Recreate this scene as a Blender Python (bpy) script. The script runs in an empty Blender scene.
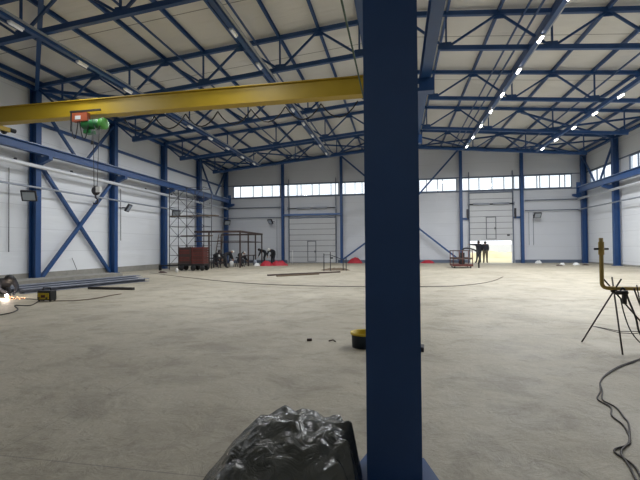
import bpy, bmesh, math, random
from mathutils import Vector, Matrix, noise
random.seed(7)
S = 0.84                      # metres per drawing unit
COL = bpy.context.scene.collection
SC = bpy.context.scene
V = Vector

# ------------------------------------------------------------------ materials
def mat(name, color=(.5, .5, .5), rough=.6, metal=0., noise_scale=0, noise_amt=0., bump=0., bump_scale=20., spec=.5, emit=None, estr=0., coat=0):
    m = bpy.data.materials.new(name); m.use_nodes = True
    nt = m.node_tree; b = nt.nodes['Principled BSDF']
    b.inputs['Base Color'].default_value = (*color, 1); b.inputs['Roughness'].default_value = rough
    b.inputs['Metallic'].default_value = metal; b.inputs['Specular IOR Level'].default_value = spec
    if coat: b.inputs['Coat Weight'].default_value = coat
    tc = nt.nodes.new('ShaderNodeTexCoord')
    if noise_scale:
        n = nt.nodes.new('ShaderNodeTexNoise'); n.inputs['Scale'].default_value = noise_scale; n.inputs['Detail'].default_value = 6
        nt.links.new(tc.outputs['Object'], n.inputs['Vector'])
        mx = nt.nodes.new('ShaderNodeMixRGB'); mx.blend_type = 'MIX'
        mx.inputs[1].default_value = (*[max(0, c * (1 - noise_amt)) for c in color], 1)
        mx.inputs[2].default_value = (*[min(1, c * (1 + noise_amt)) for c in color], 1)
        nt.links.new(n.outputs['Fac'], mx.inputs[0]); nt.links.new(mx.outputs[0], b.inputs['Base Color'])
    if bump:
        n2 = nt.nodes.new('ShaderNodeTexNoise'); n2.inputs['Scale'].default_value = bump_scale; n2.inputs['Detail'].default_value = 5
        nt.links.new(tc.outputs['Object'], n2.inputs['Vector'])
        bp = nt.nodes.new('ShaderNodeBump'); bp.inputs['Strength'].default_value = bump; bp.inputs['Distance'].default_value = .02
        nt.links.new(n2.outputs['Fac'], bp.inputs['Height']); nt.links.new(bp.outputs[0], b.inputs['Normal'])
    if emit:
        b.inputs['Emission Color'].default_value = (*emit, 1); b.inputs['Emission Strength'].default_value = estr
    return m

M = {}
M['blue'] = mat('blue_paint', (.018, .068, .205), .40, 0, 3, .18, spec=.5)
M['blue_light'] = mat('blue_paint_galvanised_tone', (.08, .16, .36), .4, 0, 3, .15)
M['yellow'] = mat('crane_yellow', (.41, .275, .012), .45, 0, 2, .12)
M['green'] = mat('hoist_green', (.018, .15, .035), .4, 0, 5, .15)
M['green_cap'] = mat('hoist_green_bright', (.09, .34, .06), .4)
M['dark_green'] = mat('dark_green_line', (.02, .06, .03), .5)
M['orange'] = mat('hoist_orange', (.42, .10, .04), .5)
M['white'] = mat('white_paint', (.78, .78, .76), .5)
M['pipe'] = mat('galvanised_pipe', (.80, .82, .85), .4, .05)
M['pipe_grey'] = mat('grey_conduit', (.36, .39, .45), .45, .25)
M['black'] = mat('black_rubber', (.015, .015, .017), .55)
M['dark_steel'] = mat('dark_mill_steel', (.045, .045, .055), .5, .4, 6, .3)
M['dark_brown'] = mat('primed_dark_steel', (.07, .045, .04), .6, .2, 6, .3)
M['frame'] = mat('window_frame_blue_grey', (.16, .20, .27), .5)
M['trim'] = mat('grey_blue_trim', (.12, .15, .21), .5)
M['door_panel'] = mat('door_panel_grey', (.56, .57, .585), .45, 0, 1.2, .05)
M['door_line'] = mat('door_joint_grey', (.17, .18, .20), .6)
M['rust'] = mat('red_oxide', (.10, .028, .022), .7, 0, 8, .35)
M['red_fabric'] = mat('red_wrap', (.42, .018, .035), .6, 0, 5, .35, .5, 12)
M['crate_red'] = mat('crate_red_brown', (.13, .035, .03), .7, 0, 6, .3)
M['pipe_yellow'] = mat('gas_pipe_yellow', (.42, .29, .07), .5, 0, 10, .25)
M['bucket_yellow'] = mat('bucket_yellow', (.66, .48, .02), .5)
M['bucket_dark'] = mat('bucket_blue_black', (.02, .035, .055), .5, 0, 8, .3)
M['rebar'] = mat('rebar_steel', (.05, .042, .038), .6, .5)
M['channel'] = mat('primed_grey_blue_steel', (.24, .26, .32), .55, .2, 5, .2)
M['wood'] = mat('old_plank', (.15, .11, .075), .8, 0, 8, .4)
M['skin'] = mat('skin', (.45, .27, .19), .6)
M['jacket'] = mat('dark_jacket', (.02, .022, .03), .85, 0, 9, .3)
M['trousers'] = mat('dark_trousers', (.03, .032, .04), .85, 0, 9, .3)
M['tan_trousers'] = mat('khaki_trousers', (.12, .10, .07), .85, 0, 9, .3)
M['boots'] = mat('boots', (.015, .012, .01), .6)
M['concrete_kerb'] = mat('kerb_concrete', (.30, .29, .26), .9, 0, 5, .25, .4, 15)
M['paper'] = mat('white_packaging', (.8, .8, .78), .7)
M['lamp_on'] = mat('lamp_diffuser', (.9, .9, .9), .4, emit=(1, .98, .94), estr=14)
M['lamp_dim'] = mat('lamp_diffuser_dim', (.75, .75, .75), .4, emit=(.95, .97, 1), estr=.12)
M['lens'] = mat('floodlight_glass', (.45, .5, .55), .15, .3)
M['arc'] = mat('welding_arc', (1, 1, 1), .5, emit=(1, .86, .72), estr=60)
M['spark'] = mat('hot_sparks', (1, .5, .2), .5, emit=(1, .35, .12), estr=4)

def panel_mat(name, color, axis, pitch, offset=0., width=.02, line=.72, amt=.04, rough=.5, bump=0, wr=.0, ns=.35):
    """sandwich panels: joint lines at a fixed pitch along one axis of world space"""
    m = mat(name, color, rough); nt = m.node_tree; b = nt.nodes['Principled BSDF']
    g = nt.nodes.new('ShaderNodeNewGeometry'); sp = nt.nodes.new('ShaderNodeSeparateXYZ')
    nt.links.new(g.outputs['Position'], sp.inputs[0])
    def mth(op, a, bb=None):
        n = nt.nodes.new('ShaderNodeMath'); n.operation = op
        if isinstance(a, (int, float)): n.inputs[0].default_value = a
        else: nt.links.new(a, n.inputs[0])
        if bb is not None:
            if isinstance(bb, (int, float)): n.inputs[1].default_value = bb
            else: nt.links.new(bb, n.inputs[1])
        return n.outputs[0]
    c = mth('DIVIDE', mth('SUBTRACT', sp.outputs['XYZ'.index(axis)], offset * S), pitch * S)
    fr = mth('FRACT', c); d = mth('ABSOLUTE', mth('SUBTRACT', fr, .5))
    ln = mth('GREATER_THAN', d, .5 - width / pitch / 2)
    nz = nt.nodes.new('ShaderNodeTexNoise'); nz.inputs['Scale'].default_value = ns; nz.inputs['Detail'].default_value = 5
    nt.links.new(g.outputs['Position'], nz.inputs['Vector'])
    mx = nt.nodes.new('ShaderNodeMixRGB')
    mx.inputs[1].default_value = (*[k * (1 - amt) for k in color], 1); mx.inputs[2].default_value = (*[min(1, k * (1 + amt)) for k in color], 1)
    nt.links.new(nz.outputs['Fac'], mx.inputs[0])
    m2 = nt.nodes.new('ShaderNodeMixRGB'); m2.inputs[2].default_value = (*[k * line for k in color], 1)
    nt.links.new(ln, m2.inputs[0]); nt.links.new(mx.outputs[0], m2.inputs[1]); nt.links.new(m2.outputs[0], b.inputs['Base Color'])
    if bump:
        w = nt.nodes.new('ShaderNodeTexNoise'); w.inputs['Scale'].default_value = 1.0; w.inputs['Detail'].default_value = 3
        mp = nt.nodes.new('ShaderNodeMapping'); mp.inputs['Scale'].default_value = (.35, 2.2, .35) if axis == 'Y' else (.3, .3, 2.5)
        nt.links.new(g.outputs['Position'], mp.inputs[0]); nt.links.new(mp.outputs[0], w.inputs['Vector'])
        bp = nt.nodes.new('ShaderNodeBump'); bp.inputs['Strength'].default_value = bump; bp.inputs['Distance'].default_value = .12
        nt.links.new(w.outputs['Fac'], bp.inputs['Height']); nt.links.new(bp.outputs[0], b.inputs['Normal'])
    return m
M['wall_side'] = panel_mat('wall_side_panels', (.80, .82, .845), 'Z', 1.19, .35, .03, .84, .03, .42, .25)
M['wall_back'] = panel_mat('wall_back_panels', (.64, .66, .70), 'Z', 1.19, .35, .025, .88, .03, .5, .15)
M['ceiling'] = panel_mat('roof_panels', (.70, .69, .665), 'Y', 5.2, 4.9, .05, .30, .13, .5, .8)

def floor_material():
    m = mat('worn_concrete', (.42, .39, .34), .6); nt = m.node_tree; b = nt.nodes['Principled BSDF']
    g = nt.nodes.new('ShaderNodeNewGeometry')
    def nz(scale, detail, rough=.6, sc=(1, 1, 1)):
        mp = nt.nodes.new('ShaderNodeMapping'); mp.inputs['Scale'].default_value = sc
        nt.links.new(g.outputs['Position'], mp.inputs[0])
        n = nt.nodes.new('ShaderNodeTexNoise'); n.inputs['Scale'].default_value = scale; n.inputs['Detail'].default_value = detail
        n.inputs['Roughness'].default_value = rough; n.inputs['Distortion'].default_value = .6
        nt.links.new(mp.outputs[0], n.inputs['Vector']); return n.outputs['Fac']
    def ramp(fac, stops):
        r = nt.nodes.new('ShaderNodeValToRGB'); e = r.color_ramp.elements
        e[0].position, e[0].color = stops[0][0], (*stops[0][1], 1); e[1].position, e[1].color = stops[-1][0], (*stops[-1][1], 1)
        for p, c in stops[1:-1]:
            x = e.new(p); x.color = (*c, 1)
        nt.links.new(fac, r.inputs[0]); return r.outputs[0]
    def mul(a, c, f=1):
        x = nt.nodes.new('ShaderNodeMixRGB'); x.blend_type = 'MULTIPLY'; x.inputs[0].default_value = f
        nt.links.new(a, x.inputs[1]); nt.links.new(c, x.inputs[2]); return x.outputs[0]
    base = ramp(nz(.35, 6), [(.3, (.355, .312, .230)), (.55, (.445, .398, .302)), (.75, (.51, .465, .36))])
    mid = ramp(nz(1.6, 8, .7, (.9, 1.1, 1)), [(.36, (.72, .71, .69)), (.5, (.97, .97, .97)), (.64, (1.06, 1.06, 1.06))])
    c = mul(base, mid)
    sp = ramp(nz(7, 8, .75), [(.30, (.58, .55, .52)), (.40, (.97, .97, .97)), (.6, (1.0, 1.0, 1.0)), (.72, (1.10, 1.10, 1.09))])
    c = mul(c, sp)
    fine = ramp(nz(45, 4, .6), [(.3, (.90, .90, .90)), (.7, (1.06, 1.06, 1.06))])
    c = mul(c, fine)
    sp_ = nt.nodes.new('ShaderNodeSeparateXYZ'); nt.links.new(g.outputs['Position'], sp_.inputs[0])
    def mm(op, *a):
        q = nt.nodes.new('ShaderNodeMath'); q.operation = op
        for i_, x_ in enumerate(a):
            if isinstance(x_, (int, float)): q.inputs[i_].default_value = x_
            else: nt.links.new(x_, q.inputs[i_])
        return q.outputs[0]
    tot = None
    for ax_, off_ in (('Y', 2.68), ('X', 2.9)):      # saw-cut joints every six units
        fr_ = mm('FRACT', mm('DIVIDE', mm('SUBTRACT', sp_.outputs[ax_], (off_ - 3) * S), 6 * S))
        l_ = mm('LESS_THAN', mm('ABSOLUTE', mm('SUBTRACT', fr_, .5)), .0011 if ax_ == 'Y' else .0007)
        tot = l_ if tot is None else mm('MAXIMUM', tot, l_)
    jm = nt.nodes.new('ShaderNodeMixRGB'); jm.inputs[2].default_value = (.17, .16, .14, 1)
    nt.links.new(mm('MULTIPLY', tot, .55), jm.inputs[0]); nt.links.new(c, jm.inputs[1]); c = jm.outputs[0]
    nt.links.new(c, b.inputs['Base Color'])
    rr = nt.nodes.new('ShaderNodeMapRange'); rr.inputs[3].default_value = .42; rr.inputs[4].default_value = .78
    nt.links.new(nz(1.1, 6), rr.inputs[0]); nt.links.new(rr.outputs[0], b.inputs['Roughness'])
    bp = nt.nodes.new('ShaderNodeBump'); bp.inputs['Strength'].default_value = .6; bp.inputs['Distance'].default_value = .03
    nt.links.new(nz(5, 9, .7), bp.inputs['Height']); nt.links.new(bp.outputs[0], b.inputs['Normal'])
    return m
M['floor'] = floor_material()

def glass_mat():
    m = bpy.data.materials.new('window_glass'); m.use_nodes = True; nt = m.node_tree; nt.nodes.clear()
    o = nt.nodes.new('ShaderNodeOutputMaterial'); mx = nt.nodes.new('ShaderNodeMixShader'); t = nt.nodes.new('ShaderNodeBsdfTransparent')
    t.inputs[0].default_value = (.93, .96, .98, 1); gl = nt.nodes.new('ShaderNodeBsdfGlossy'); gl.inputs['Roughness'].default_value = .05
    mx.inputs[0].default_value = .06; nt.links.new(t.outputs[0], mx.inputs[1]); nt.links.new(gl.outputs[0], mx.inputs[2]); nt.links.new(mx.outputs[0], o.inputs[0])
    return m
M['glass'] = glass_mat()
def tarp_mat():
    m = mat('dark_plastic_sheet', (.115, .117, .105), .22, 0, 2.5, .5, spec=.6); nt = m.node_tree; b = nt.nodes['Principled BSDF']
    tc = nt.nodes.new('ShaderNodeTexCoord'); n = nt.nodes.new('ShaderNodeTexNoise'); n.inputs['Scale'].default_value = 9; n.inputs['Detail'].default_value = 4; n.inputs['Distortion'].default_value = 1.5
    nt.links.new(tc.outputs['Object'], n.inputs['Vector']); bp = nt.nodes.new('ShaderNodeBump'); bp.inputs['Strength'].default_value = .7; bp.inputs['Distance'].default_value = .03
    nt.links.new(n.outputs['Fac'], bp.inputs['Height']); nt.links.new(bp.outputs[0], b.inputs['Normal'])
    return m
M['tarp'] = tarp_mat()
M['ground'] = mat('dry_sandy_ground', (.62, .55, .35), .9, 0, .35, .4)
M['haze_wall'] = mat('pale_distant_wall', (.62, .64, .68), .8)

# ------------------------------------------------------------------ mesh builder (drawing units in, metres out)
class MB:
    def __init__(s): s.v = []; s.f = []; s.smooth = []
    def add(s, vs, fs, sm=False):
        k = len(s.v); s.v += [V(p) for p in vs]; s.f += [[i + k for i in f] for f in fs]; s.smooth += [sm] * len(fs)
    def box(s, a, b):
        x0, y0, z0 = [min(a[i], b[i]) for i in range(3)]; x1, y1, z1 = [max(a[i], b[i]) for i in range(3)]
        s.add([(x0, y0, z0), (x1, y0, z0), (x1, y1, z0), (x0, y1, z0), (x0, y0, z1), (x1, y0, z1), (x1, y1, z1), (x0, y1, z1)],
              [(0, 3, 2, 1), (4, 5, 6, 7), (0, 1, 5, 4), (1, 2, 6, 5), (2, 3, 7, 6), (3, 0, 4, 7)])
        return s
    def bar(s, p, q, w, h, up=(0, 0, 1), off=(0, 0)):
        """oriented box from p to q; w across (right), h along up"""
        p = V(p); q = V(q); d = (q - p).normalized(); u = V(up)
        if abs(d.dot(u.normalized())) > .99: u = V((0, 1, 0))
        r = d.cross(u).normalized(); u = r.cross(d).normalized()
        p = p + r * off[0] + u * off[1]; q = q + r * off[0] + u * off[1]
        c = [r * (w / 2 * i) + u * (h / 2 * j) for i, j in ((-1, -1), (1, -1), (1, 1), (-1, 1))]
        s.add([p + k for k in c] + [q + k for k in c], [(0, 1, 2, 3), (7, 6, 5, 4), (0, 4, 5, 1), (1, 5, 6, 2), (2, 6, 7, 3), (3, 7, 4, 0)])
        return s
    def hsec(s, p, q, w, h, t=.03, tw=.02, up=(0, 0, 1)):
        """I section: flanges of width w, depth h along up"""
        s.bar(p, q, w, t, up, (0, h / 2 - t / 2)); s.bar(p, q, w, t, up, (0, -h / 2 + t / 2)); s.bar(p, q, tw, h - 2 * t, up)
        return s
    def csec(s, p, q, w, h, t=.03, up=(0, 0, 1)):
        s.bar(p, q, w, t, up, (0, h / 2 - t / 2)); s.bar(p, q, w, t, up, (0, -h / 2 + t / 2)); s.bar(p, q, t, h - 2 * t, up, (-w / 2 + t / 2, 0))
        return s
    def path(s, pts, r, n=8, close=True):
        pts = [V(p) for p in pts]; rr = r if isinstance(r, (list, tuple)) else [r] * len(pts); vs = []; fs = []
        ref = None
        for i, p in enumerate(pts):
            d = (pts[min(i + 1, len(pts) - 1)] - pts[max(i - 1, 0)])
            d = d.normalized() if d.length > 1e-9 else V((0, 0, 1))
            if ref is None: ref = V((0, 0, 1)) if abs(d.z) < .9 else V((1, 0, 0))
            a = d.cross(ref)
            if a.length < 1e-4: a = d.cross(V((0, 1, .3)))
            a.normalize(); b = d.cross(a).normalized(); ref = a.cross(d)
            for k in range(n):
                t = 2 * math.pi * k / n; vs.append(p + a * (math.cos(t) * rr[i]) + b * (math.sin(t) * rr[i]))
        for i in range(len(pts) - 1):
            for k in range(n): fs.append((i * n + k, i * n + (k + 1) % n, (i + 1) * n + (k + 1) % n, (i + 1) * n + k))
        if close: fs.append(tuple(range(n))[::-1]); fs.append(tuple(range((len(pts) - 1) * n, len(pts) * n)))
        s.add(vs, fs, True); return s
    def tube(s, p, q, r, n=10): return s.path([p, q], r, n)
    def prism(s, poly, d):
        """poly: 3-D points, extruded by vector d"""
        n = len(poly); poly = [V(p) for p in poly]; d = V(d)
        s.add(poly + [p + d for p in poly], [tuple(range(n))[::-1], tuple(range(n, 2 * n))] + [(i, (i + 1) % n, (i + 1) % n + n, i + n) for i in range(n)]); return s
    def lathe(s, prof, c, n=28, axis='Z'):
        vs = []; fs = []
        for r, z in prof:
            for k in range(n):
                t = 2 * math.pi * k / n; a, b = r * math.cos(t), r * math.sin(t)
                vs.append(V(c) + (V((a, b, z)) if axis == 'Z' else V((z, a, b)) if axis == 'X' else V((a, z, b))))
        for i in range(len(prof) - 1):
            for k in range(n): fs.append((i * n + k, i * n + (k + 1) % n, (i + 1) * n + (k + 1) % n, (i + 1) * n + k))
        s.add(vs, fs, True); return s
    def ball(s, c, r, n=12, m=8, sc=(1, 1, 1)):
        vs = [V(c) + V((0, 0, r * sc[2]))]; fs = []
        for i in range(1, m):
            t = math.pi * i / m
            for k in range(n):
                p = 2 * math.pi * k / n; vs.append(V(c) + V((r * sc[0] * math.sin(t) * math.cos(p), r * sc[1] * math.sin(t) * math.sin(p), r * sc[2] * math.cos(t))))
        vs.append(V(c) - V((0, 0, r * sc[2])))
        for k in range(n): fs.append((0, 1 + k, 1 + (k + 1) % n)); fs.append((len(vs) - 1, 1 + (m - 2) * n + (k + 1) % n, 1 + (m - 2) * n + k))
        for i in range(m - 2):
            for k in range(n): fs.append((1 + i * n + k, 1 + (i + 1) * n + k, 1 + (i + 1) * n + (k + 1) % n, 1 + i * n + (k + 1) % n))
        s.add(vs, fs, True); return s
    def build(s, name, m, parent=None, origin=None, bevel=0, mats=None, mi=None):
        """parent: vertices are given in world drawing units all the same"""
        o3 = V(origin) if origin is not None else V((0, 0, 0))
        if parent is not None: o3 = V(parent['_o'])
        elif origin is None:
            zs = min(p.z for p in s.v); xs = [p.x for p in s.v]; ys = [p.y for p in s.v]
            o3 = V(((min(xs) + max(xs)) / 2, (min(ys) + max(ys)) / 2, zs))
        me = bpy.data.meshes.new(name); me.from_pydata([tuple((p - o3) * S) for p in s.v], [], s.f)
        for m_ in (mats or [m]): me.materials.append(m_)
        for i, p in enumerate(me.polygons):
            p.use_smooth = s.smooth[i]
            if mi: p.material_index = mi[i]
        b = bmesh.new(); b.from_mesh(me); bmesh.ops.recalc_face_normals(b, faces=b.faces); b.to_mesh(me); b.free()
        o = bpy.data.objects.new(name, me); COL.objects.link(o)
        if parent is None: o.location = o3 * S
        else:
            o.parent = parent
        o['_o'] = tuple(o3)
        if bevel:
            md = o.modifiers.new('bevel', 'BEVEL'); md.width = bevel * S; md.segments = 2; md.limit_method = 'ANGLE'
        return o

def thing(name, loc, label, cat, group=None):
    o = bpy.data.objects.new(name, None); COL.objects.link(o); o.location = V(loc) * S; o.empty_display_size = .2
    o['_o'] = tuple(loc); return tag(o, label, cat, group)
def tag(o, label, cat, group=None):
    o['label'] = label; o['category'] = cat
    if group: o['group'] = group
    return o
def struct(o, label=None):
    o['kind'] = 'structure'
    if label: o['label'] = label
    return o
def B(a, b): return MB().box(a, b)
ORD = ['first', 'second', 'third', 'fourth', 'fifth', 'sixth', 'seventh', 'eighth', 'ninth', 'tenth', 'eleventh', 'twelfth', 'thirteenth', 'fourteenth', 'fifteenth', 'sixteenth', 'seventeenth']

# ------------------------------------------------------------------ key dimensions
XL, XR = -18.95, 17.5          # inner faces of side walls
YB, YF = 42.35, -12.0           # inner faces of end walls
ZR, SL = 11.88, .09            # top chord axis at ridge, slope
TD = 1.5                       # truss depth
def ztop(x): return ZR - SL * abs(x)
WZ0, WZ1 = 7.14, 8.44
ROWS = [12.16, 18.16, 24.16, 30.16, 36.16]
def nth_from_back(i, n): return {0: 'nearest the back wall'}.get(i, ORD[i] + ' from the back wall')

# ------------------------------------------------------------------ shell
T = .25
struct(B((XL - T, YF - T, -.3), (XR + T, YB + T, 0)).build('floor', M['floor'], origin=(0, 0, 0)))
def zc(x): return ztop(x) + .2
c = MB()
c.prism([(XL - .1, YF - T, zc(XL)), (0, YF - T, zc(0)), (XR + .1, YF - T, zc(XR)), (XR + .1, YF - T, zc(XR) + .2), (0, YF - T, zc(0) + .2), (XL - .1, YF - T, zc(XL) + .2)], (0, YB - YF + 2 * T, 0))
struct(c.build('ceiling', M['ceiling'], origin=(0, 0, 0)))
# left wall
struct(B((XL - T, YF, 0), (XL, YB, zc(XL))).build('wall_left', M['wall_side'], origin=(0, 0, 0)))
# right wall with window openings
wins_r = [(37.5, 41.3), (31.4, 34.85), (25.4, 28.85), (19.4, 22.85), (13.4, 16.85), (7.4, 10.85), (1.4, 4.85)]
w = B((XR, YF, 0), (XR + T, YB, WZ0)); w.box((XR, YF, WZ1), (XR + T, YB, zc(XR)))
y = YB
for a, b in wins_r: w.box((XR, b, WZ0), (XR + T, y, WZ1)); y = a
w.box((XR, YF, WZ0), (XR + T, y, WZ1))
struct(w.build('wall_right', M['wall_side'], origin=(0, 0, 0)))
# back wall: one door opening, a band of windows
BWIN = [(-17.75, -12.35), (-11.95, -5.97), (-5.67, -.15), (.15, 5.9), (6.2, 11.75), (12.1, 16.35)]
DR = (7.1, 10.98); DH = 5.0
w = MB(); w.box((XL, YB, 0), (DR[0], YB + T, WZ0)); w.box((DR[1], YB, 0), (XR, YB + T, WZ0)); w.box((DR[0], YB, DH), (DR[1], YB + T, WZ0))
xs = XL
for a, b in BWIN: w.box((xs, YB, WZ0), (a, YB + T, WZ1)); xs = b
w.box((xs, YB, WZ0), (XR, YB + T, WZ1))
w.prism([(XL, YB, WZ1), (XR, YB, WZ1), (XR, YB, zc(XR)), (0, YB, zc(0)), (XL, YB, zc(XL))], (0, T, 0))
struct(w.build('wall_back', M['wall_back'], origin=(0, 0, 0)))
w = B((XL, YF - T, 0), (XR, YF, WZ0)); xs = XL
FILL_WIN = [(-11.9, -6.1), (-5.7, -.3), (.3, 5.7), (6.1, 11.9)]  # unseen openings added behind the camera to give the foreground fill light
for a, b in FILL_WIN: w.box((xs, YF - T, WZ0), (a, YF, WZ1)); xs = b
w.box((xs, YF - T, WZ0), (XR, YF, WZ1))
w.prism([(XL, YF - T, WZ1), (XR, YF - T, WZ1), (XR, YF - T, zc(XR)), (0, YF - T, zc(0)), (XL, YF - T, zc(XL))], (0, T, 0))
struct(w.build('wall_front', M['wall_back'], origin=(0, 0, 0)))
# plinths
struct(B((XL, YF, 0), (XL + .07, YB, .38)).build('baseboard_left', M['concrete_kerb']))
struct(B((XR - .07, YF, 0), (XR, YB, .12)).build('baseboard_right', M['concrete_kerb']))
struct(B((XL + .07, YB - .07, 0), (-11.6, YB, .3)).build('baseboard_back', M['trim']))
struct(B((-6.1, YB - .07, 0), (DR[0] - .25, YB, .3)).build('baseboard_back', M['trim']))
struct(B((DR[1] + .25, YB - .07, 0), (XR - .07, YB, .3)).build('baseboard_back', M['trim']))
# trim lines
struct(B((XL, YB - .05, WZ0 - .12), (XR, YB, WZ0)).build('trim_1', M['trim']))
struct(B((XL, YB - .05, WZ1), (XR, YB, WZ1 + .08)).build('trim_2', M['trim']))
struct(B((XR - .05, YF, WZ1), (XR, YB - .05, WZ1 + .1)).build('trim_3', M['trim']))
struct(B((XR - .05, YF, WZ0 - .1), (XR, YB - .05, WZ0)).build('trim_4', M['trim']))

# windows
mull = [[-16.9, -15.44, -14.41, -13.28], [-11.55, -10.49, -10.05, -8.84, -8.08, -6.8], [-5.31, -4.26, -3.53, -2.4, -1.2], [1.2, 2.25, 2.98, 4.05, 4.53], [7.06, 8.0, 9.21, 10.31, 11.22], [13.29, 13.55, 14.4, 15.3, 15.75]]
wn = 0
for (a, b), ms in zip(BWIN, mull):
    wn += 1
    g = B((a, YB + .02, WZ0), (b, YB + .04, WZ1)).build('window_%d' % wn, M['glass']); struct(g)
    f = MB(); t = .07
    f.box((a, YB - .03, WZ0), (b, YB + .07, WZ0 + t)); f.box((a, YB - .03, WZ1 - t), (b, YB + .07, WZ1)); f.box((a, YB - .03, WZ0 + t), (a + t, YB + .07, WZ1 - t)); f.box((b - t, YB - .03, WZ0 + t), (b, YB + .07, WZ1 - t))
    f.build('window_frame', M['frame'], g)
    for mx in ms: B((mx - .035, YB - .03, WZ0 + t), (mx + .035, YB + .07, WZ1 - t)).build('mullion', M['frame'], g)
for a, b in FILL_WIN:
    wn += 1
    struct(B((a, YF - .13, WZ0), (b, YF - .1, WZ1)).build('window_%d' % wn, M['glass']))  # panes of the added fill openings, never in view
for a, b in wins_r:
    wn += 1
    g = B((XR + .02, a, WZ0), (XR + .04, b, WZ1)).build('window_%d' % wn, M['glass']); struct(g)
    f = MB(); t = .07
    f.box((XR - .03, a, WZ0), (XR + .07, b, WZ0 + t)); f.box((XR - .03, a, WZ1 - t), (XR + .07, b, WZ1)); f.box((XR - .03, a, WZ0 + t), (XR + .07, a + t, WZ1 - t)); f.box((XR - .03, b - t, WZ0 + t), (XR + .07, b, WZ1 - t))
    f.build('window_frame', M['frame'], g)
    n = 3
    for k in range(1, n): yy = a + (b - a) * k / n; B((XR - .03, yy - .035, WZ0 + t), (XR + .07, yy + .035, WZ1 - t)).build('mullion', M['frame'], g)

# sectional doors
def sectional_door(n, x0, x1, zb, zt, wx0, label, zs):
    d = bpy.data.objects.new('door_%d' % n, None); COL.objects.link(d); d['_o'] = ((x0 + x1) / 2, YB - .2, 0); d.location = V(d['_o']) * S; struct(d, label)
    y0, y1 = YB - .2, YB - .1
    secs = 8; h = (zt - zb) / secs
    for k in range(secs):
        B((x0, y0, zb + k * h + .025), (x1, y1, zb + (k + 1) * h - .025)).build('door_section', M['door_panel'], d)
    j = MB()
    for k in range(secs + 1): j.box((x0, y0 + .015, zb + k * h - .025), (x1, y1, zb + k * h + .025))
    j.build('section_joint', M['door_line'], d)
    B((x0 - .0, y0 - .02, zt), (x1, y1, zt + .1)).build('top_seal', M['trim'], d)
    wd = MB(); wz0, wz1, wx1, t = zb + .12, zb + 2.3, wx0 + .95, .075; yy = y0 - .04
    wd.box((wx0, yy, wz0), (wx0 + t, y0, wz1)); wd.box((wx1 - t, yy, wz0), (wx1, y0, wz1)); wd.box((wx0, yy, wz1 - t), (wx1, y0, wz1)); wd.box((wx0, yy, wz0), (wx1, y0, wz0 + .05))
    wf = wd.build('wicket_frame', M['door_line'], d)
    hd = MB().box((wx1 - .16, yy - .03, wz0 + .95), (wx1 - .1, y0, wz0 + 1.15)); hd.build('wicket_handle', M['black'], wf)
    for xx in (x0 - .1, x1 + .04):
        tr = B((xx, YB - .25, 0), (xx + .07, YB - .04, 8.95)).build('vertical_track', M['trim'], d)
    sh = MB().tube((x0 - .1, YB - .35, zs), (x1 + .1, YB - .35, zs), .045, 10); sh.build('spring_shaft', M['dark_steel'], d)
    for sgn in (-1, 1):
        m_ = (x0 + x1) / 2; sx = m_ + sgn * .9
        MB().tube((sx - .75, YB - .35, zs), (sx + .75, YB - .35, zs), .11, 12).build('torsion_spring', M['pipe_grey'], d)
    for xx in (x0 - .12, x1 + .12): MB().tube((xx - .04, YB - .35, zs), (xx + .04, YB - .35, zs), .17, 14).build('cable_drum', M['pipe_grey'], d)
    B((x1 - .5, y0 - .03, zb + .42), (x1 - .26, y0, zb + .55)).build('lock_plate', M['black'], d)
    return d
sectional_door(1, -11.3, -6.35, .03, 4.75, -9.35, 'closed pale grey sectional door left of the blue column', 5.8)
sectional_door(2, 7.08, 10.98, 2.2, 6.85, 8.55, 'partly raised pale grey sectional door above the two standing men', 5.75)

# ------------------------------------------------------------------ outside seen through the open door and the windows
B((-140, YB + .6, -.5), (160, 260, -.12)).build('ground', M['ground'], origin=(0, YB + .6, 0))
struct(bpy.data.objects['ground'], 'pale sandy yard outside the open door')
def mound(name, c, rx, ry, h, m, label, cat, seed=0, n=48, rings=16, amp=.35, group=None, fr=1.6):
    vs = [V((c[0], c[1], c[2] + h))]; fs = []
    for i in range(1, rings + 1):
        t = i / rings
        for k in range(n):
            a = 2 * math.pi * k / n; edge = 1 + .22 * noise.noise(V((math.cos(a) * 1.7 + seed, math.sin(a) * 1.7, seed)))
            x, yy = math.cos(a) * rx * t * edge, math.sin(a) * ry * t * edge
            z = h * (1 - t ** 2.2) ** .9 if t < 1 else 0
            z *= 1 + amp * noise.noise(V((x * fr / rx * 2 + seed, yy * fr / ry * 2, seed * 2.1)))
            vs.append(V((c[0] + x, c[1] + yy, c[2] + max(0, z))))
    for k in range(n): fs.append((0, 1 + k, 1 + (k + 1) % n))
    for i in range(rings - 1):
        for k in range(n): fs.append((1 + i * n + k, 1 + (i + 1) * n + k, 1 + (i + 1) * n + (k + 1) % n, 1 + i * n + (k + 1) % n))
    b = MB(); b.add(vs, fs, True); o = b.build(name, m)
    if label: tag(o, label, cat, group)
    return o
mound('earth_mound', (15, 66, -.12), 7, 4, .9, M['ground'], 'low sandy earth mound in the yard seen through the open door', 'mound', 3)
f = thing('perimeter_fence', (16, 92, -.12), 'pale distant yard fence seen through the open door', 'fence')
for k in range(13): B((-2 + 3 * k, 92, -.12), (-1.85 + 3 * k, 92.12, 2.3)).build('post', M['haze_wall'], f)
B((-2, 92.02, .3), (34.1, 92.1, 2.0)).build('fence_panel', M['haze_wall'], f)

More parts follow.
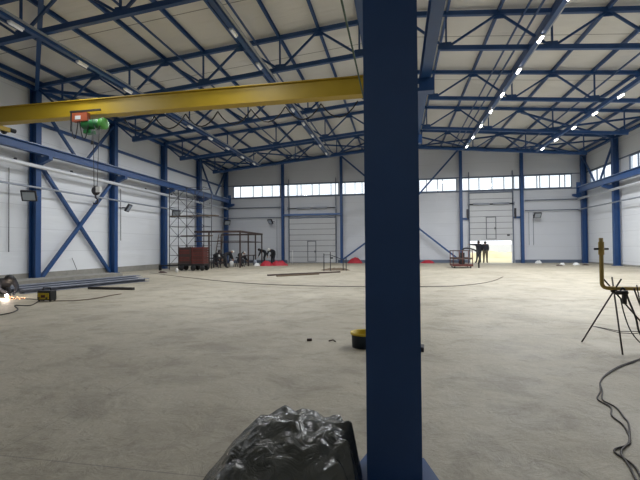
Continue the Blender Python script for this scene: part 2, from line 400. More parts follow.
# ------------------------------------------------------------------ columns
def side_column(side, yy, i):
    s = -1 if side == 'left' else 1; x = -18.62 if s < 0 else 17.12
    if s > 0 and yy > 40: x = 17.2
    if s < 0 and yy > 40: x = -18.45
    zt = ztop(x) - .02
    lb = 'blue steel H column on the %s wall, %s' % (side, 'in the back corner' if i == 0 else nth_from_back(i, 0).replace('third', 'third').replace('second', 'second'))
    t = thing('steel_column', (x, yy, 0), lb, 'column', 'blue columns along the side walls')
    MB().hsec((x, yy, .04), (x, yy, zt), .32, .42, .035, .03, up=(1, 0, 0)).build('shaft', M['blue'], t)
    B((x - .28, yy - .25, 0), (x + .28, yy + .25, .04)).build('base_plate', M['blue'], t)
    bz = 6.47
    br = MB(); xi = x - s * .2; xo = x - s * .95
    br.prism([(xi, yy - .12, bz), (xo, yy - .12, bz), (xo, yy - .12, bz - .18), (xi, yy - .12, bz - .45)], (0, .24, 0))
    br.build('crane_bracket', M['blue'], t)
    return t
for i, yy in enumerate([42.0, 36.16, 30.16, 24.16, 18.16, 12.16]): side_column('left', yy, i)
for i, yy in enumerate([42.0, 36.16, 30.16]): side_column('right', yy, i)
# centre row
def centre_column(yy, i, near=False):
    lb = 'big dark blue steel column in the foreground, filling the picture top to bottom' if near else 'blue centre row column hidden behind the big one, %s' % nth_from_back(i, 0)
    t = thing('steel_column', (0, yy, 0), lb, 'column', None if near else 'blue columns of the centre row')
    cw = .346 if near else .4
    MB().hsec((0, yy, .04), (0, yy, ztop(0) - .1), cw, .40, .035, .03, up=(0, 1, 0)).build('shaft', M['blue'], t)
    MB().prism([(sx_, yy + sy_, 0) for sx_, sy_ in ((-.33, -.4), (.33, -.4), (.33, -.12), (.21, .28), (-.21, .28), (-.33, -.12))], (0, 0, .04)).build('base_plate', M['blue'], t)
    if near:
        for sx in (-.15, .15):
            for ys in (-.32,):
                MB().lathe([(0, .11), (.02, .11), (.02, .07), (.035, .07), (.035, .04), (0, .04)], (sx, yy + ys, 0), 8).build('anchor_bolt', M['dark_steel'], t)
    for sx in (-1, 1):
        b = MB(); b.box((sx * .2, yy - .16, 6.1), (1.12 if sx > 0 else -.78, yy + .16, 6.47)); bk = b.build('crane_bracket', M['blue'], t)
        b = MB(); b.box((sx * .5, yy - .17, 6.2), (sx * .7, yy - .16, 6.3)); b.build('bracket_tag', M['white'], bk)
    if near: t.location.x += .012 * S
for i, yy in enumerate([42.0, 36.16, 30.16, 24.16, 18.16, 12.16]): centre_column(yy, i)
centre_column(2.85, 0, True)
# wind posts on the back wall
for x, lb in ((-11.98, 'left of the closed door'), (-5.66, 'right of the closed door'), (6.22, 'left of the open door'), (11.8, 'right of the open door')):
    o = MB().hsec((x, YB - .42, 0), (x, YB - .42, ztop(x) - .05), .26, .3, .03, .02, up=(0, 1, 0)).build('wind_post', M['blue']); tag(o, 'slim blue steel post on the back wall, just ' + lb, 'post', 'blue posts on the back wall')

# ------------------------------------------------------------------ trusses
def truss(yy, side, i):
    s = -1 if side == 'left' else 1
    if s < 0: top = [-.22, -3.42, -7.22, -11.15, -15.05, -18.6]; bot = [-1.55, -5.25, -9.1, -13.1, -17.0]
    else: top = [.22, 4.35, 8.5, 12.7, 17.1]; bot = [2.2, 6.4, 10.55, 14.9]
    lb = 'blue steel roof truss of the %s span, %s' % (side, nth_from_back(i, 0))
    t = thing('roof_truss', (top[0], yy, ztop(top[0]) - TD), lb, 'truss', 'blue roof trusses of the %s span' % side)
    zb = lambda x: ztop(x) - TD
    MB().bar((top[0], yy, ztop(top[0])), (top[-1], yy, ztop(top[-1])), .16, .19).build('top_chord', M['blue'], t)
    e0, e1 = bot[0] - s * .35, bot[-1] + s * .2
    MB().bar((e0, yy, zb(e0)), (e1, yy, zb(e1)), .16, .19).build('bottom_chord', M['blue'], t)
    for k in range(len(bot)):
        xb = bot[k]
        for xt in (top[k], top[k + 1]):
            dx = (xt - xb); off = .07 * (1 if dx > 0 else -1)
            MB().bar((xb + off, yy, zb(xb) + .05), (xt - off * .5, yy, ztop(xt) - .05), .08, .09).build('diagonal', M['blue'], t)
        MB().bar((xb, yy, zb(xb) + .08), (xb, yy, ztop(xb) - .08), .07, .07).build('vertical', M['blue'], t)
        MB().box((xb - .22, yy - .015, zb(xb) + .06), (xb + .22, yy + .015, zb(xb) + .26)).build('gusset_plate', M['blue'], t)
    for xt in top[1:-1]:
        MB().box((xt - .2, yy - .015, ztop(xt) - .26), (xt + .2, yy + .015, ztop(xt) - .06)).build('gusset_plate', M['blue'], t)
    return t
for i, yy in enumerate(ROWS[::-1]):
    truss(yy, 'left', i); truss(yy, 'right', i)
# gable rafters on the back wall
for s, side, xe in ((-1, 'left', -18.6), (1, 'right', 17.2)):
    o = MB().hsec((s * .1, YB - .3, ztop(0)), (xe, YB - .3, ztop(xe)), .2, .26).build('gable_rafter', M['blue']); tag(o, 'blue sloping beam along the top of the back wall, %s half' % side, 'beam')
# purlins
PX = [-18.3, -16.85, -15.0, -13.1, -11.15, -9.1, -7.22, -5.3, -3.42, -1.55, .3, 2.25, 4.35, 6.45, 8.5, 10.5, 12.7, 14.8, 16.8]
for k, x in enumerate(PX):
    side = 'left' if x < 0 else 'right'
    kk = sorted([abs(p) for p in PX if (p < 0) == (x < 0)]).index(abs(x))
    o = MB().csec((x, YF + .1, ztop(x) + .1), (x, YB - .05, ztop(x) + .1), .1, .19, .02).build('roof_purlin', M['blue'])
    tag(o, 'long blue roof purlin of the %s slope, %s counted out from the ridge' % (side, ORD[kk]), 'purlin', 'blue purlins under the roof')
# thin pair of rails above the trusses
for k, (x, lb) in enumerate([(5.3, 'left one of the close pair right of the ridge'), (5.78, 'right one of the close pair right of the ridge'), (11.45, 'single one near the right wall'), (-6.35, 'single one left of the ridge'), (-10.2, 'outer single one on the left slope')]):
    o = MB().bar((x, YF + .1, ztop(x) - .13), (x, YB - .5, ztop(x) - .13), .07, .07).build('roof_rail', M['blue'])
    tag(o, 'thin steel rail under the roof, ' + lb, 'rail')
o = MB().tube((1.62, YF + .1, ztop(1.62) - .2), (1.62, YB - .5, ztop(1.62) - .2), .06, 10).build('roof_pipe', M['pipe_grey']); tag(o, 'pale grey pipe under the roof just right of the centre crane beam', 'pipe')
# eaves beams
for x, side in ((-18.62, 'left'), (17.15, 'right')):
    o = MB().bar((x, YF + .1, ztop(x) - .12), (x, YB - .5, ztop(x) - .12), .16, .2).build('eaves_beam', M['blue']); tag(o, 'blue eaves beam along the top of the %s wall' % side, 'beam')
# lengthwise beams at bottom chord level that carry the lamps
LB = [(-12.15, 'outer left'), (-5.78, 'inner left'), (5.5, 'inner right'), (11.0, 'outer right')]
LAMPS = []
LY = [11.1, 13.95, 16.75, 19.6, 22.5, 25.2, 28.0, 30.9, 33.6]
for x, nm in LB:
    z = ztop(x) - TD - .2
    t = thing('lamp_beam', (x, 12, z), 'long blue beam under the trusses carrying the %s row of lamps' % nm, 'beam', 'blue beams carrying the lamp rows')
    MB().bar((x, YF + .1, z), (x, 34.9, z), .17, .2).build('beam', M['blue'], t)
    MB().bar((x + .16, YF + .1, z + .02), (x + .16, 34.9, z + .02), .09, .05).build('cable_tray', M['pipe_grey'], t)
    for k, yy in enumerate(LY):
        if x < 0 and yy < 10: continue
        order = len(LY) - 1 - k
        lt = thing('tube_lamp', (x, yy, z - .27), 'tube lamp under the %s beam, %s' % (nm, 'the farthest of its row' if order == 0 else ORD[order] + ' from the far end of its row'), 'lamp', 'tube lamps under the roof beams')
        B((x - .07, yy - .25, z - .17), (x + .07, yy + .25, z - .1)).build('housing', M['white'], lt)
        MB().tube((x, yy - .23, z - .19), (x, yy + .23, z - .19), .04, 10).build('diffuser', M['lamp_on'] if x > 0 else M['lamp_dim'], lt)
        LAMPS.append((x, yy, z - .3))
# wall and roof bracing
def brace(p, q, w, lb, cat='brace', m='blue', name='steel_brace', group=None):
    o = MB().bar(p, q, w, w).build(name, M[m]); tag(o, lb, cat, group); return o
yb = YB - .75
brace((6.0, yb, 11.15), (.25, yb, 4.7), .16, 'blue brace on the back wall running down left from the post by the open door')
brace((-5.75, yb, 11.2), (-.25, yb, 6.3), .16, 'blue brace on the back wall running down right from the post by the closed door')
brace((.25, yb, 5.0), (5.95, yb, .3), .16, 'lower blue brace on the back wall sloping down to the red platform trolley')
brace((-.25, yb, 4.15), (-5.6, yb, .3), .16, 'lower blue brace on the back wall sloping down left of the big column')
brace((-18.49, 18.42, .12), (-18.49, 23.9, 6.1), .17, 'lower blue diagonal on the left wall rising away from the camera')
brace((-18.72, 18.4, 6.3), (-18.72, 23.9, .12), .17, 'lower blue diagonal on the left wall falling away from the camera')
brace((-18.5, 18.4, 9.3), (-18.5, 21.1, 6.7), .13, 'upper left wall V brace, nearer arm of the pair beside the yellow crane')
brace((-18.5, 23.95, 9.75), (-18.5, 21.3, 6.7), .13, 'upper left wall V brace, farther arm of the pair beside the yellow crane')
brace((-18.5, 36.3, 9.9), (-18.5, 39.0, 6.8), .13, 'upper left wall V brace in the last bay, nearer arm')
brace((-18.5, 41.8, 9.9), (-18.5, 39.2, 6.8), .13, 'upper left wall V brace in the last bay, farther arm')
brace((17.1, 36.3, 9.9), (17.1, 38.9, 6.8), .13, 'upper right wall V brace in the last bay, nearer arm')
brace((17.1, 41.8, 9.9), (17.1, 39.2, 6.8), .13, 'upper right wall V brace in the last bay, farther arm')
def rb(x0, y0, x1, y1, lb, w=.12): brace((x0, y0, ztop(x0) - .2), (x1, y1, ztop(x1) - .2), w, lb, 'brace', 'blue', 'roof_brace')
rb(-12.3, 12.2, -18.4, 18.0, 'thick roof plane brace running to the first visible left wall column', .17)
rb(-18.4, 18.3, -11.2, 24.0, 'roof plane brace leaving the first visible left wall column towards the crane', .15)
rb(16.9, 30.3, 8.6, 36.0, 'roof plane brace right of the open door, falling away to the left')
rb(8.6, 30.3, 16.9, 36.0, 'roof plane brace right of the open door, crossing its neighbour')
rb(.4, 36.3, 8.5, 41.9, 'back bay roof brace over the open door, from ridge outwards')
rb(8.5, 36.3, .4, 41.9, 'back bay roof brace over the open door, towards the ridge')
rb(8.6, 36.3, 17, 41.9, 'back bay roof brace at the right corner, outwards')
rb(17, 36.3, 8.6, 41.9, 'back bay roof brace at the right corner, inwards')
rb(-.4, 36.3, -7.2, 41.9, 'back bay roof brace left of the ridge, outwards')
rb(-7.2, 36.3, -.4, 41.9, 'back bay roof brace left of the ridge, inwards')
rb(-7.4, 36.3, -12.8, 41.9, 'back bay roof brace mid left, outwards')
rb(-12.8, 36.3, -7.4, 41.9, 'back bay roof brace mid left, inwards')
rb(-13, 36.3, -18.4, 41.9, 'back bay roof brace at the left corner, outwards')
rb(-18.4, 36.3, -13, 41.9, 'back bay roof brace at the left corner, inwards')
# girts and pipes
o = MB().bar((-18.84, YF + .1, 8.32), (-18.84, 41.6, 8.4), .12, .16).build('wall_girt', M['blue']); tag(o, 'blue horizontal rail high on the left wall above the crane beam', 'rail')
def pipe(pts, r, lb, m='pipe', name='wall_pipe'):
    o = MB().path(pts, r, 10).build(name, M[m]); tag(o, lb, 'pipe'); return o
pipe([(-18.22, YF + .2, 5.88), (-18.22, 41.9, 5.95)], .10, 'thick silver pipe along the left wall under the crane beam')
pipe([(-18.3, YF + .2, 4.72), (-18.3, 42.0, 4.92)], .055, 'thin grey pipe along the left wall below the thick one', 'pipe_grey')
pipe([(16.75, YF + .2, 6.02), (16.75, 41.95, 6.02)], .10, 'thick silver pipe along the right wall under the crane beam')
pipe([(16.75, YF + .2, 5.0), (16.75, 41.95, 5.0)], .055, 'thin grey pipe along the right wall below the thick one', 'pipe_grey')
pipe([(-18.4, YB - .3, 5.98), (-12.2, YB - .3, 5.98)], .05, 'upper dark pipe on the back wall left of the closed door', 'trim')
pipe([(-18.4, YB - .3, 4.9), (-12.2, YB - .3, 4.9)], .04, 'lower dark pipe on the back wall left of the closed door', 'trim')
pipe([(12.1, YB - .3, 6.0), (17.2, YB - .3, 6.0)], .05, 'upper dark pipe on the back wall right of the open door', 'trim')
pipe([(12.1, YB - .3, 5.02), (17.2, YB - .3, 5.02)], .04, 'lower dark pipe on the back wall right of the open door', 'trim')
for k in range(7):
    yy = 16.7 + 3.5 * k
    o = B((-18.33, yy - .05, 5.98), (-18.23, yy + .05, 6.12)).build('pipe_clip', M['dark_steel']); tag(o, 'small clip on top of the thick left wall pipe, %s from the camera' % ORD[k], 'clip', 'clips on the left wall pipe')
# lintels
for x0, x1, z, lb in ((-11.9, -5.8, 5.12, 'blue lintel beam across the top of the closed door'), (6.3, 7.0, 4.35, 'short blue rail left of the open door'), (11.1, 11.75, 4.4, 'short blue rail right of the open door')):
    o = MB().bar((x0, YB - .12 if x1 - x0 < 2 else YB - .3, z), (x1, YB - .12 if x1 - x0 < 2 else YB - .3, z), .14, .18).build('lintel_beam', M['blue_light'] if x1 - x0 > 2 else M['blue']); tag(o, lb, 'beam')
for x, lb in ((7.0 - .2, 'slim control box left of the open door'), (11.2, 'slim control box right of the open door')):
    o = B((x, YB - .2, 4.3), (x + .15, YB - .02, 5.3)).build('control_box', M['dark_steel']); tag(o, lb, 'box')

# ------------------------------------------------------------------ crane runways
def runway(x, z0, z1, y0, y1, lb, w=.3, rail=True):
    t = thing('crane_runway_beam', (x, (y0 + y1) / 2, z0), lb, 'beam', 'crane runway beams')
    MB().hsec((x, y0, (z0 + z1) / 2), (x, y1, (z0 + z1) / 2), w, z1 - z0, .035, .03).build('beam', M['blue'], t)
    MB().box((x - .035, y0, z1), (x + .035, y1, z1 + .06)).build('rail', M['pipe_grey'], t)
    B((x - .18, y1, z0 - .12), (x + .18, y1 + .06, z1 + .45)).build('end_stop', M['blue'], t)
runway(-17.82, 6.47, 6.9, YF + .3, 41.4, 'blue crane beam along the left wall')
runway(16.35, 6.47, 6.97, YF + .3, 40.9, 'blue crane beam along the right wall')
runway(.9, 6.47, 6.95, YF + .3, 41.2, 'blue crane beam just right of the big centre column', .27)
runway(-.6, 6.47, 6.95, YF + .3, 41.2, 'blue crane beam just left of the big centre column', .27)
o = MB().tube((-.93, YF + .3, 6.2), (-.93, 41, 6.2), .022, 8).build('conductor_line', M['dark_green']); tag(o, 'thin green power line hung beside the centre crane beam', 'cable')
# yellow crane
cy = 14.6
t = thing('overhead_crane', (-9.3, cy, 6.96), 'yellow overhead crane girder spanning the left half of the hall', 'crane')
g = MB(); g.box((-17.9, cy - .16, 7.08), (-.6, cy + .16, 7.68)); g.box((-17.9, cy - .24, 7.68), (-.6, cy + .24, 7.71)); g.box((-17.9, cy - .22, 7.05), (-.6, cy + .22, 7.08)); g.build('girder', M['yellow'], t)
for x in (-17.82, -.6):
    ec = B((x - .14, cy - 1.3, 7.1), (x + .14, cy + 1.3, 7.3)).build('end_carriage', M['yellow'], t)
    for yy in (cy - 1.1, cy + 1.1): MB().tube((x - .05, yy, 7.1), (x + .05, yy, 7.1), .12, 16).build('wheel', M['black'], ec)
MB().tube((-17.82, cy + 1.3, 7.25), (-17.82, cy + 1.65, 7.25), .1, 12).build('buffer', M['black'], t)
fp = []
x = -11.0
while x < -1.9:
    for k in range(9):
        u = k / 8; fp.append((x + 1.38 * u, cy + .32, 7.0 - .55 * 4 * u * (1 - u)))
    x += 1.38
MB().path(fp, .025, 6).build('festoon_cable', M['black'], t)
# hoist
hx = -12.0
t = thing('electric_hoist', (hx, cy, 6.4), 'green and orange electric hoist hanging under the yellow girder', 'hoist')
tbx = B((hx - .85, cy - .38, 6.78), (hx - .15, cy - .2, 7.12)).build('trolley_box', M['orange'], t)
MB().box((hx - .7, cy - .39, 6.85), (hx - .45, cy - .38, 7.0)).build('rating_plate', M['white'], tbx)
b = MB(); b.bar((hx - 1.0, cy - .3, 7.2), (hx + .4, cy - .3, 7.2), .07, .07); b.bar((hx - .95, cy - .3, 6.4), (hx - .95, cy - .3, 7.2), .05, .05); b.build('trolley_frame', M['dark_steel'], t)
MB().lathe([(0, -.5), (.16, -.5), (.2, -.45), (.2, .3), (.16, .36), (0, .36)], (hx - .02, cy - .15, 6.68), 24, 'X').build('drum', M['green'], t)
MB().lathe([(0, .34), (.23, .34), (.23, .5), (.17, .57), (0, .57)], (hx - .02, cy - .15, 6.68), 24, 'X').build('end_cap', M['green_cap'], t)
B((hx - .4, cy - .3, 6.3), (hx - .05, cy, 6.44)).build('gearbox', M['green'], t)
for dx in (-.06, .22): MB().tube((hx + dx, cy - .15, 6.5), (hx + dx * .5 + .02, cy - .15, 4.1), .011, 6).build('wire_rope', M['dark_steel'], t)
for x0, x1, d in ((-.95, -.6, .75), (-.55, -.1, .8), (.05, .5, .45)):
    pts = [(hx + x0 + (x1 - x0) * k / 10, cy - .33, 6.85 - d * 4 * (k / 10) * (1 - k / 10)) for k in range(11)]
    MB().path(pts, .02, 6).build('loop_cable', M['black'], t)
MB().tube((hx + .02, cy - .3, 6.4), (hx + .02, cy - .3, 5.95), .012, 6).build('pendant_cord', M['black'], t)
MB().box((hx - .03, cy - .33, 5.83), (hx + .07, cy - .27, 5.95)).build('limit_weight', M['black'], t)
b = MB().lathe([(0, -.05), (.17, -.05), (.2, 0), (.17, .05), (0, .05)], (hx + .08, cy - .15, 3.98), 18, 'Y'); b.build('hook_block', M['dark_steel'], t)
B((hx + .12, cy - .22, 3.9), (hx + .3, cy - .09, 4.13)).build('block_cheek', M['white'], t)
hk = [(hx + .06, cy - .15, 3.85), (hx + .06, cy - .15, 3.68)] + [(hx + .05 + .12 * math.sin(a), cy - .15, 3.56 + .12 * math.cos(a)) for a in [math.radians(d) for d in range(20, 260, 20)]]
MB().path(hk, [.035] * (len(hk) - 2) + [.025, .01], 8).build('hook', M['dark_steel'], t)

# ------------------------------------------------------------------ floodlights
def floodlight(x, y, z, ax, lb, tilt=.6, q=1.3):
    t = thing('floodlight', (x, y, z - .25), lb, 'floodlight', 'floodlights on the walls')
    d = V(ax).normalized(); sd = d.cross(V((0, 0, 1))).normalized(); dn = (d + V((0, 0, -tilt))).normalized()
    c0 = V((x, y, z))
    hs = MB().bar(c0 - dn * .06, c0 + dn * .06, .5 * q, .42 * q).build('housing', M['dark_steel'], t)
    MB().bar(c0 + dn * .06, c0 + dn * .07, .4 * q, .33 * q).build('lens', M['lens'], hs)
    MB().path([c0 + sd * .3, c0 + sd * .3 - d * .3, c0 - sd * .3 - d * .3, c0 - sd * .3], .025, 6).build('bracket', M['dark_steel'], t)
    MB().tube(c0 - d * .3, c0 - d * .62, .03, 6).build('arm', M['dark_steel'], t)
floodlight(-18.0, 17.2, 4.3, (.5, -.8, 0), 'floodlight beside the nearest left wall column')
floodlight(-17.9, 24.7, 4.4, (1, .35, 0), 'floodlight beside the second left wall column')
floodlight(-17.8, 30.6, 4.5, (.6, -.8, 0), 'floodlight on the left wall above the scaffold end')
floodlight(-18.1, 41.5, 4.4, (.7, -.7, 0), 'floodlight on the back left corner column')
floodlight(-13.2, YB - .95, 4.4, (-.5, -.8, 0), 'floodlight on the back wall left of the closed door')
floodlight(13.0, YB - .95, 4.5, (.1, -1, 0), 'floodlight on the back wall right of the open door')

for i, (x, y0, z0, z1, lb) in enumerate([(-18.9, 16.9, 1.5, 5.7, 'nearest thin cable hanging on the left wall'), (-18.9, 25.2, 2.2, 5.8, 'thin cable hanging beside the second left wall column')]):
    o = MB().path([(x + .03, y0, z1), (x + .03, y0 + .02, z0)], .018, 6).build('hanging_cable', M['dark_steel']); tag(o, lb, 'cable')
for x in (12.5, 12.9):
    o = MB().path([(x, YB - .04, 4.9), (x, YB - .04, 1.7)], .018, 6).build('hanging_cable', M['trim']); tag(o, 'thin cable on the back wall right of the open door, %s one' % ('left' if x < 12.7 else 'right'), 'cable')
o = MB().path([(-12.75, YB - .05, 4.7), (-12.75, YB - .05, .5)], .02, 6).build('hanging_cable', M['trim']); tag(o, 'thin cable down the back wall left of the closed door', 'cable')
o = MB().path([(-18.8, 21.2, .4), (-18.86, 20.9, 1.1)], .015, 6).build('earthing_rod', M['dark_steel']); tag(o, 'short thin rod leaning on the left wall between two columns', 'rod')

# ------------------------------------------------------------------ tarp heap in the foreground
def crumple():
    from mathutils.geometry import delaunay_2d_cdt
    rnd = random.Random(21)
    DX = .05
    prof = [(-1.36, 0), (-1.29, .1), (-1.2, .19), (-1.12, .29), (-1.03, .38), (-.92, .43), (-.84, .46), (-.72, .455), (-.59, .43), (-.44, .42), (-.32, .42), (-.24, .38), (-.1, .3)]
    def H(x):
        x -= DX
        for (a, ha), (b_, hb) in zip(prof, prof[1:]):
            if a <= x <= b_: return ha + (hb - ha) * (x - a) / (b_ - a)
        return 0
    def gy(y):
        if y > 2.82: return max(0, 1 - ((y - 2.82) / .4) ** 2) ** .6
        return max(0, 1 - ((2.82 - y) / .72) ** 2.2) ** .75
    def xl(y): return -1.36 + .22 * ((y - 2.75) / .5) ** 2
    pts = []; nb = 46
    for k in range(nb):
        a = 2 * math.pi * k / nb; rr = 1 + .05 * rnd.uniform(-1, 1)
        x = -.735 + .56 * math.cos(a) * (rr if math.cos(a) < .3 else 1) ; y = 2.66 + .56 * math.sin(a) * rr
        pts.append((V((min(x, -.192), y)), .006))
    tries = 0
    while len(pts) < nb + 95 and tries < 20000:
        tries += 1
        x = rnd.uniform(-1.33, -.196); y = rnd.uniform(2.12, 3.2)
        if ((x + .735) / .55) ** 2 + ((y - 2.66) / .53) ** 2 > 1: continue
        if min((V((x, y)) - q[0]).length for q in pts) < .075: continue
        z = H(x) * gy(y); z = z * (1 + rnd.uniform(-.13, .03)) + rnd.uniform(-.022, .012)
        pts.append((V((x, y)), max(.02, z)))
    r_ = delaunay_2d_cdt([q[0] for q in pts], [], [], 0, 1e-5)
    hv = {(round(q[0].x, 5), round(q[0].y, 5)): q[1] for q in pts}
    vs = [V((v.x, v.y, hv.get((round(v.x, 5), round(v.y, 5)), .02))) for v in r_[0]]
    b = MB(); b.add(vs, [list(f) for f in r_[2]], True); o = b.build('plastic_tarp', M['tarp'])
    bm = bmesh.new(); bm.from_mesh(o.data)
    cl = bm.edges.layers.float.get('crease_edge') or bm.edges.layers.float.new('crease_edge')
    for e in bm.edges: e[cl] = rnd.choice((.2, .5, .7, .9, .95))
    bmesh.ops.recalc_face_normals(bm, faces=bm.faces)
    if sum(f.normal.z for f in bm.faces) < 0: bmesh.ops.reverse_faces(bm, faces=bm.faces)
    bm.to_mesh(o.data); bm.free()
    sb = o.modifiers.new('folds', 'SUBSURF'); sb.levels = 3; sb.render_levels = 3
    tx = bpy.data.textures.new('fine_folds', 'CLOUDS'); tx.noise_scale = .09
    dm = o.modifiers.new('fine', 'DISPLACE'); dm.texture = tx; dm.strength = .012; dm.mid_level = .5
    return o
tag(crumple(), 'crumpled dark grey plastic sheet heaped at the foot of the big blue column', 'tarp')

# ------------------------------------------------------------------ bucket and small things near it
t = thing('cut_bucket', (-.5, 6.62, 0), 'low dark bucket with a yellow inside beside the big blue column', 'bucket')
MB().lathe([(0, .0), (.195, .0), (.205, .2), (.215, .2), (.215, .225), (.198, .225), (.19, .03), (0, .03)], (-.5, 6.62, 0), 30).build('outer_shell', M['bucket_dark'], t)
MB().lathe([(.188, .05), (.197, .235), (.222, .238), (.222, .205), (.214, .205)], (-.5, 6.62, 0), 30).build('yellow_rim', M['bucket_yellow'], t)
o = MB().prism([(.30, 6.45, 0), (.42, 6.4, 0), (.44, 6.62, 0), (.3, 6.7, 0)], (0, 0, .07)).build('offcut', M['dark_steel']); tag(o, 'small dark steel offcut on the floor right of the big blue column', 'offcut')
o = MB().bar((-1.5, 6.86, .02), (-1.42, 6.88, .02), .05, .04).build('stick', M['dark_brown']); tag(o, 'small dark scrap on the floor left of the low bucket', 'scrap')
o = MB().path([(-1.12, 6.85, .015), (-1.05, 6.88, .03), (-1.0, 6.83, .015)], .012, 6).build('wire_scrap', M['dark_brown']); tag(o, 'bent scrap of wire on the floor left of the low bucket', 'scrap')

# ------------------------------------------------------------------ yellow pipe on rebar tripod
px, py, pz = 3.16, 7.05, .94
t = thing('yellow_pipe', (px, py, pz), 'bent yellow pipe with an upright end, resting on the rebar tripod', 'pipe')
pts = [(px, py, 1.72), (px, py, pz + .08)] + [(px + .08 - .08 * math.cos(a), py, pz + .08 - .08 * math.sin(a)) for a in [math.radians(d) for d in (15, 35, 55, 75, 90)]] + [(9.6, py - .15, pz - .02)]
MB().path(pts, .03, 14).build('pipe', M['pipe_yellow'], t)
MB().lathe([(0, .06), (.036, .06), (.04, .05), (.04, -.14), (0, -.14)], (px, py, 1.6), 14).build('collar', M['pipe_yellow'], t)
MB().tube((px - .1, py, 1.55), (px + .1, py, 1.55), .016, 8).build('cross_bolt', M['dark_steel'], t)
ax, ay, az = 3.33, 7.06, .90
def tripod(ax, ay, feet, lb):
    t = thing('rebar_tripod', (ax, ay, 0), lb, 'tripod', None)
    a = V((ax, ay, az))
    for fx, fy in feet:
        p = V((fx, fy, 0)); d = (a - p).normalized(); MB().path([p, a + d * .22], .012, 8).build('leg', M['rebar'], t)
    h = .33; q = [V((fx, fy, 0)).lerp(a, h) for fx, fy in feet]
    for i in range(3): MB().path([q[i], (q[i] + q[(i + 1) % 3]) / 2 - V((0, 0, .02 * i)), q[(i + 1) % 3]], .006, 6).build('tie_rod', M['rebar'], t)
    MB().ball(a, .04, 10, 6, (1.2, 1, .9)).build('wire_knot', M['rebar'], t)
tripod(ax, ay, [(3.04, 7.5), (3.27, 6.72), (3.98, 6.95)], 'tripod of welded rebar holding up the yellow pipe end')
tripod(8.6, ay, [(8.2, 7.5), (8.5, 6.5), (9.2, 6.95)], 'second rebar tripod farther along the yellow pipe, at the right')
t = thing('gas_hoses', (3.7, 6.95, 0), 'dark hoses and cables hanging over the yellow pipe to the floor', 'hose')
def hose(pts, r, nm='hose', m='black'):
    P = [V(p) for p in pts]; out = []
    for i in range(len(P) - 1):
        p0, p1, p2, p3 = P[max(i - 1, 0)], P[i], P[i + 1], P[min(i + 2, len(P) - 1)]
        for k in range(6):
            u = k / 6; out.append(.5 * ((2 * p1) + (p2 - p0) * u + (2 * p0 - 5 * p1 + 4 * p2 - p3) * u * u + (3 * p1 - p0 - 3 * p2 + p3) * u ** 3))
    out.append(P[-1]); return MB().path(out, r, 7)
hose([(3.36, 6.98, .86), (3.42, 6.97, .95), (3.5, 6.96, .72), (3.57, 6.95, .5), (3.6, 6.93, .3), (3.7, 6.9, .12), (3.85, 6.85, .05), (4.05, 6.8, .02)], .014).build('hose', M['black'], t)
hose([(3.38, 6.98, .8), (3.42, 6.96, .55), (3.5, 6.95, .3), (3.62, 6.9, .12), (3.78, 6.86, .02)], .009).build('hose', M['black'], t)
hose([(3.56, 6.97, .95), (3.63, 6.95, .7), (3.74, 6.95, .45), (3.88, 6.95, .3), (4.05, 6.9, .2)], .011).build('hose', M['rebar'], t)
hose([(3.6, 6.97, 1.0), (3.62, 6.9, .6), (3.63, 6.88, .3), (3.66, 6.82, .02)], .008).build('hose', M['rebar'], t)
hose([(3.72, 6.97, 1.0), (3.73, 6.92, .6), (3.75, 6.9, .3), (3.8, 6.85, .03)], .008).build('hose', M['rebar'], t)
b = MB().box((3.37, 6.87, .72), (3.42, 6.93, .9)); b.build('clamp', M['black'], t, bevel=.01)
MB().tube((3.3, 6.95, .88), (3.42, 6.85, .9), .03, 8).build('valve', M['black'], t)
C1 = [(3.4, 6.5), (3.24, 6.33), (2.88, 5.99), (2.54, 5.59), (2.35, 5.3), (2.23, 4.98), (2.11, 4.7), (2.14, 4.51), (2.09, 4.26), (2.05, 4.1), (1.88, 3.75), (1.72, 3.54), (1.67, 3.32), (1.62, 3.14), (1.5, 2.6)]
C2 = [(3.42, 6.53), (3.24, 6.36), (2.88, 6.02), (2.55, 5.62), (2.36, 5.32), (2.21, 4.98), (2.07, 4.72), (2.09, 4.5), (2.0, 4.28), (1.99, 4.05), (1.87, 3.72), (1.68, 3.56), (1.71, 3.36), (1.66, 3.14), (1.53, 2.6)]
o = hose([(x, y, .01) for x, y in C1], .0075).build('power_cable', M['rebar']); tag(o, 'thin dark cable winding over the floor below the tripod, straighter strand', 'cable')
o = hose([(x, y, .009) for x, y in C2], .0075).build('power_cable', M['rebar']); tag(o, 'thin dark cable winding over the floor below the tripod, outer looping strand', 'cable')

